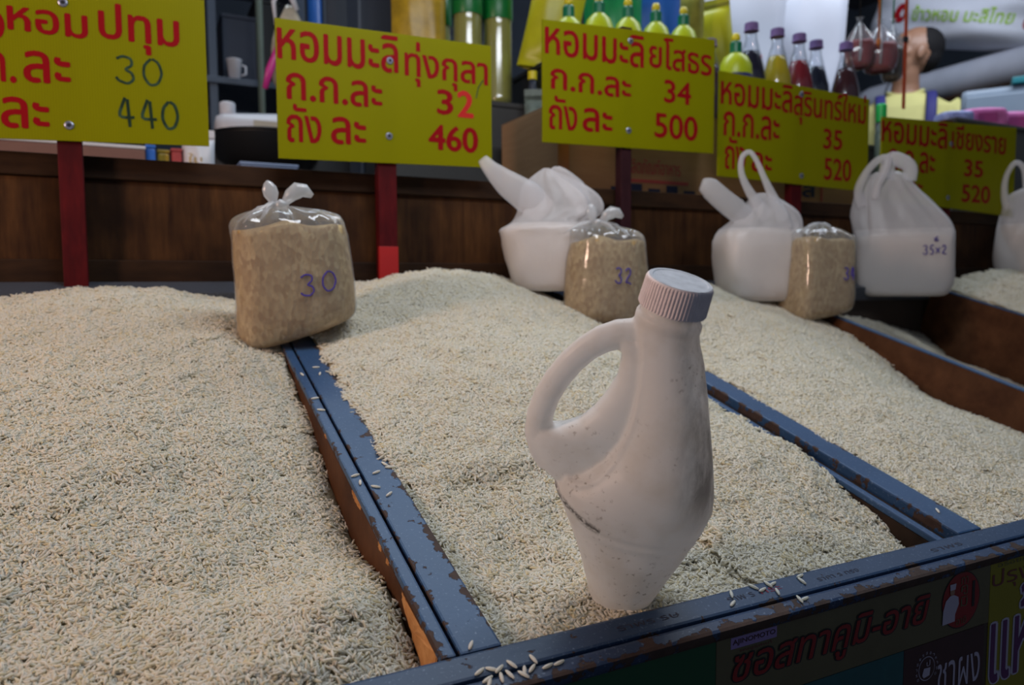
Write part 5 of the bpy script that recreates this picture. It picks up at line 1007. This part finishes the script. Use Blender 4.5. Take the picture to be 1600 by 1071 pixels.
# ================================================================== THE MAN
man = empty('person', (3.005, 2.195, 0.34), R(128), 'man with short dark hair in yellow polo shirt with navy straps, looking up and aside', 'person')
def ell(c, r, n=20, m=12, rot=None):
    V = [(c[0], c[1], c[2]-r[2])]; F = []
    for j in range(1, m):
        a = -math.pi/2+math.pi*j/m
        for k in range(n): V.append((c[0]+r[0]*math.cos(a)*math.cos(2*math.pi*k/n), c[1]+r[1]*math.cos(a)*math.sin(2*math.pi*k/n), c[2]+r[2]*math.sin(a)))
    V.append((c[0], c[1], c[2]+r[2]))
    for k in range(n): F.append((0, 1+(k+1) % n, 1+k)); F.append((len(V)-1, 1+(m-2)*n+k, 1+(m-2)*n+(k+1) % n))
    for j in range(m-2):
        for k in range(n): F.append((1+j*n+k, 1+j*n+(k+1) % n, 1+(j+1)*n+(k+1) % n, 1+(j+1)*n+k))
    if rot is not None: V = [tuple((rot @ (Vector(p)-Vector(c)))+Vector(c)) for p in V]
    return V, F
HM = Matrix.Translation((0, 0.005, 1.545)) @ Matrix.Rotation(R(-72), 4, 'Z') @ Matrix.Rotation(R(16), 4, 'X')      # head turned to his side and tipped up
def hd(VF): return [tuple(HM @ Vector(p)) for p in VF[0]], VF[1]
head = [hd(ell((0, -0.012, 0.125), (0.076, 0.096, 0.095))), hd(ell((0, 0.030, 0.065), (0.058, 0.062, 0.075))), hd(ell((0, 0.060, 0.022), (0.032, 0.030, 0.024))), hd(ell((0, 0.052, 0.14), (0.055, 0.038, 0.045))),
        hd(tube([(0, 0.086, 0.118), (0, 0.102, 0.092), (0, 0.112, 0.078), (0, 0.092, 0.070)], [0.008, 0.010, 0.014, 0.010], 10)), hd(ell((0.013, 0.097, 0.076), (0.009, 0.010, 0.008))), hd(ell((-0.013, 0.097, 0.076), (0.009, 0.010, 0.008))),
        hd(ell((0, 0.088, 0.053), (0.022, 0.009, 0.006))), hd(ell((0, 0.086, 0.043), (0.019, 0.009, 0.007))), hd(ell((0.030, 0.078, 0.122), (0.020, 0.010, 0.007))), hd(ell((-0.030, 0.078, 0.122), (0.020, 0.010, 0.007))),
        hd(ell((0.077, -0.005, 0.095), (0.008, 0.018, 0.031))), hd(ell((-0.077, -0.005, 0.095), (0.008, 0.018, 0.031))), hd(ell((0.045, 0.045, 0.085), (0.022, 0.025, 0.022))), hd(ell((-0.045, 0.045, 0.085), (0.022, 0.025, 0.022)))]
neck = tube([(0, -0.02, 1.44), (0, -0.012, 1.52), (0, 0.0, 1.56), (0, 0.004, 1.62)], [0.064, 0.054, 0.052, 0.055], 20)
torso_r = [(0.88, 0.145, 0.10), (0.96, 0.165, 0.115), (1.08, 0.150, 0.105), (1.20, 0.165, 0.115), (1.32, 0.182, 0.118), (1.41, 0.175, 0.095), (1.455, 0.125, 0.07), (1.48, 0.06, 0.05)]
torso = loft([ring(0, -0.01, z, a, b, 32, 2.3) for z, a, b in torso_r])
def limb(s, grow=0.0): return tube([(s*0.165, -0.01, 1.405), (s*0.205, -0.012, 1.34), (s*0.235, -0.01, 1.20), (s*0.245, 0.0, 1.10), (s*0.225, 0.10, 1.02), (s*0.190, 0.20, 0.985)], [0.052+grow, 0.056+grow, 0.046+grow, 0.040+grow, 0.034+grow, 0.026+grow], 14)
def leg(s, grow=0.0): return tube([(s*0.085, -0.01, 0.93), (s*0.095, -0.01, 0.75), (s*0.10, 0.0, 0.48), (s*0.10, -0.01, 0.28), (s*0.10, -0.01, 0.06)], [0.090+grow, 0.080+grow, 0.056+grow, 0.052+grow, 0.036+grow], 16)
hands = []
for s in (1, -1):
    hands.append(ell((s*0.180, 0.245, 0.978), (0.040, 0.045, 0.016)))
    for q in range(4): 
        x = s*0.180-0.030+0.020*q; L = (0.052, 0.060, 0.058, 0.046)[q]
        hands.append(tube([(x, 0.275, 0.980), (x, 0.285+L*0.5, 0.980), (x, 0.285+L*0.85, 0.970), (x, 0.285+L, 0.960)], [0.0095, 0.009, 0.0085, 0.006], 8))
    hands.append(tube([(s*0.150, 0.225, 0.978), (s*0.128, 0.250, 0.975), (s*0.120, 0.280, 0.970)], [0.012, 0.011, 0.008], 8))
feet = [ell((s*0.10, 0.05, 0.035), (0.045, 0.125, 0.035)) for s in (1, -1)]
v, f = join(*head, neck, torso, limb(1), limb(-1), leg(1), leg(-1), *hands, *feet)
o = mesh('body', v, f, M['skin'], man, smooth=True); md = o.modifiers.new('remesh', 'REMESH'); md.mode = 'VOXEL'; md.voxel_size = 0.0052; md.use_smooth_shade = True; md = o.modifiers.new('smooth', 'SMOOTH'); md.iterations = 3
def cloth(name, parts, mat, vox=0.007):
    v, f = join(*parts); o = mesh(name, v, f, mat, man, smooth=True); md = o.modifiers.new('remesh', 'REMESH'); md.mode = 'VOXEL'; md.voxel_size = vox; md.use_smooth_shade = True; md = o.modifiers.new('smooth', 'SMOOTH'); md.iterations = 4; return o
slv = lambda s: tube([(s*0.150, -0.01, 1.405), (s*0.205, -0.012, 1.34), (s*0.232, -0.01, 1.22), (s*0.236, -0.01, 1.17)], [0.064, 0.072, 0.066, 0.066], 18)
cloth('polo_shirt', [loft([ring(0, -0.01, z, a+0.014, b+0.014, 36, 2.3) for z, a, b in torso_r[:-2]]+[ring(0, -0.012, 1.462, 0.110, 0.080, 36, 2.2), ring(0, -0.014, 1.474, 0.075, 0.066, 36, 2)]), slv(1), slv(-1)], M['shirt'])
cr = []
for sgn in (1, -1):
    P = [(sgn*0.070*math.sin(a), -0.014-0.068*math.cos(a), 1.485-0.030*max(0, -math.cos(a))**2) for a in [math.pi*k/9 for k in range(10)]]; cr.append(tube(P, [0.014]*9+[0.010], 8, flat=0.5))
cloth('collar', cr, M['shirt'], 0.004)
cloth('trousers', [leg(1, 0.014), leg(-1, 0.014), loft([ring(0, -0.01, z, a, b, 30, 2.3) for z, a, b in ((0.84, 0.165, 0.125), (0.92, 0.178, 0.13), (1.0, 0.175, 0.128))])], M['trouser'], 0.009)
for s in (1, -1):
    P = [(s*0.085, 0.125, 1.10), (s*0.090, 0.128, 1.22), (s*0.092, 0.125, 1.34), (s*0.095, 0.098, 1.42), (s*0.097, 0.040, 1.468), (s*0.095, -0.04, 1.474), (s*0.085, -0.12, 1.40), (s*0.06, -0.145, 1.25)]
    v, f = tube(smooth_levels(P, 4), 0.020, 10, flat=0.3); 
    V2 = []
    for k, p in enumerate(smooth_levels(P, 4)):
        for q in range(8):
            a = 2*math.pi*q/8; V2.append((p[0]+0.021*math.cos(a), p[1]+0.005*math.sin(a)*(1 if p[2] < 1.44 else 0.4), p[2]+(0.005*math.sin(a) if p[2] >= 1.44 else 0.0)))
    n2 = len(V2)//8; F2 = [(i*8+k, i*8+(k+1) % 8, (i+1)*8+(k+1) % 8, (i+1)*8+k) for i in range(n2-1) for k in range(8)]; mesh('apron_strap', V2, F2, M['strap'], man, smooth=True)
hv = [hd(ell((0, -0.034, 0.139), (0.0775, 0.080, 0.086))), hd(ell((0, -0.058, 0.100), (0.068, 0.053, 0.062)))]
o = cloth('hair', hv, M['hair'], 0.005); 
for s in (1, -1):
    v, f = hd(ell((s*0.031, 0.083, 0.106), (0.013, 0.009, 0.007))); e_ = mesh('eye', v, f, M['white'], man, smooth=True); v, f = hd(ell((s*0.031, 0.0895, 0.106), (0.006, 0.004, 0.006))); mesh('iris', v, f, M['black'], e_, smooth=True)
    v, f = hd(tube([(s*0.014, 0.091, 0.127), (s*0.032, 0.090, 0.133), (s*0.048, 0.076, 0.128)], [0.003, 0.004, 0.002], 6)); mesh('eyebrow', v, f, M['hair'], man, smooth=True)
for s in (1, -1):
    v, f = join(ell((s*0.10, 0.055, 0.045), (0.052, 0.14, 0.045))); mesh('shoe', v, f, M['black'], man, smooth=True)
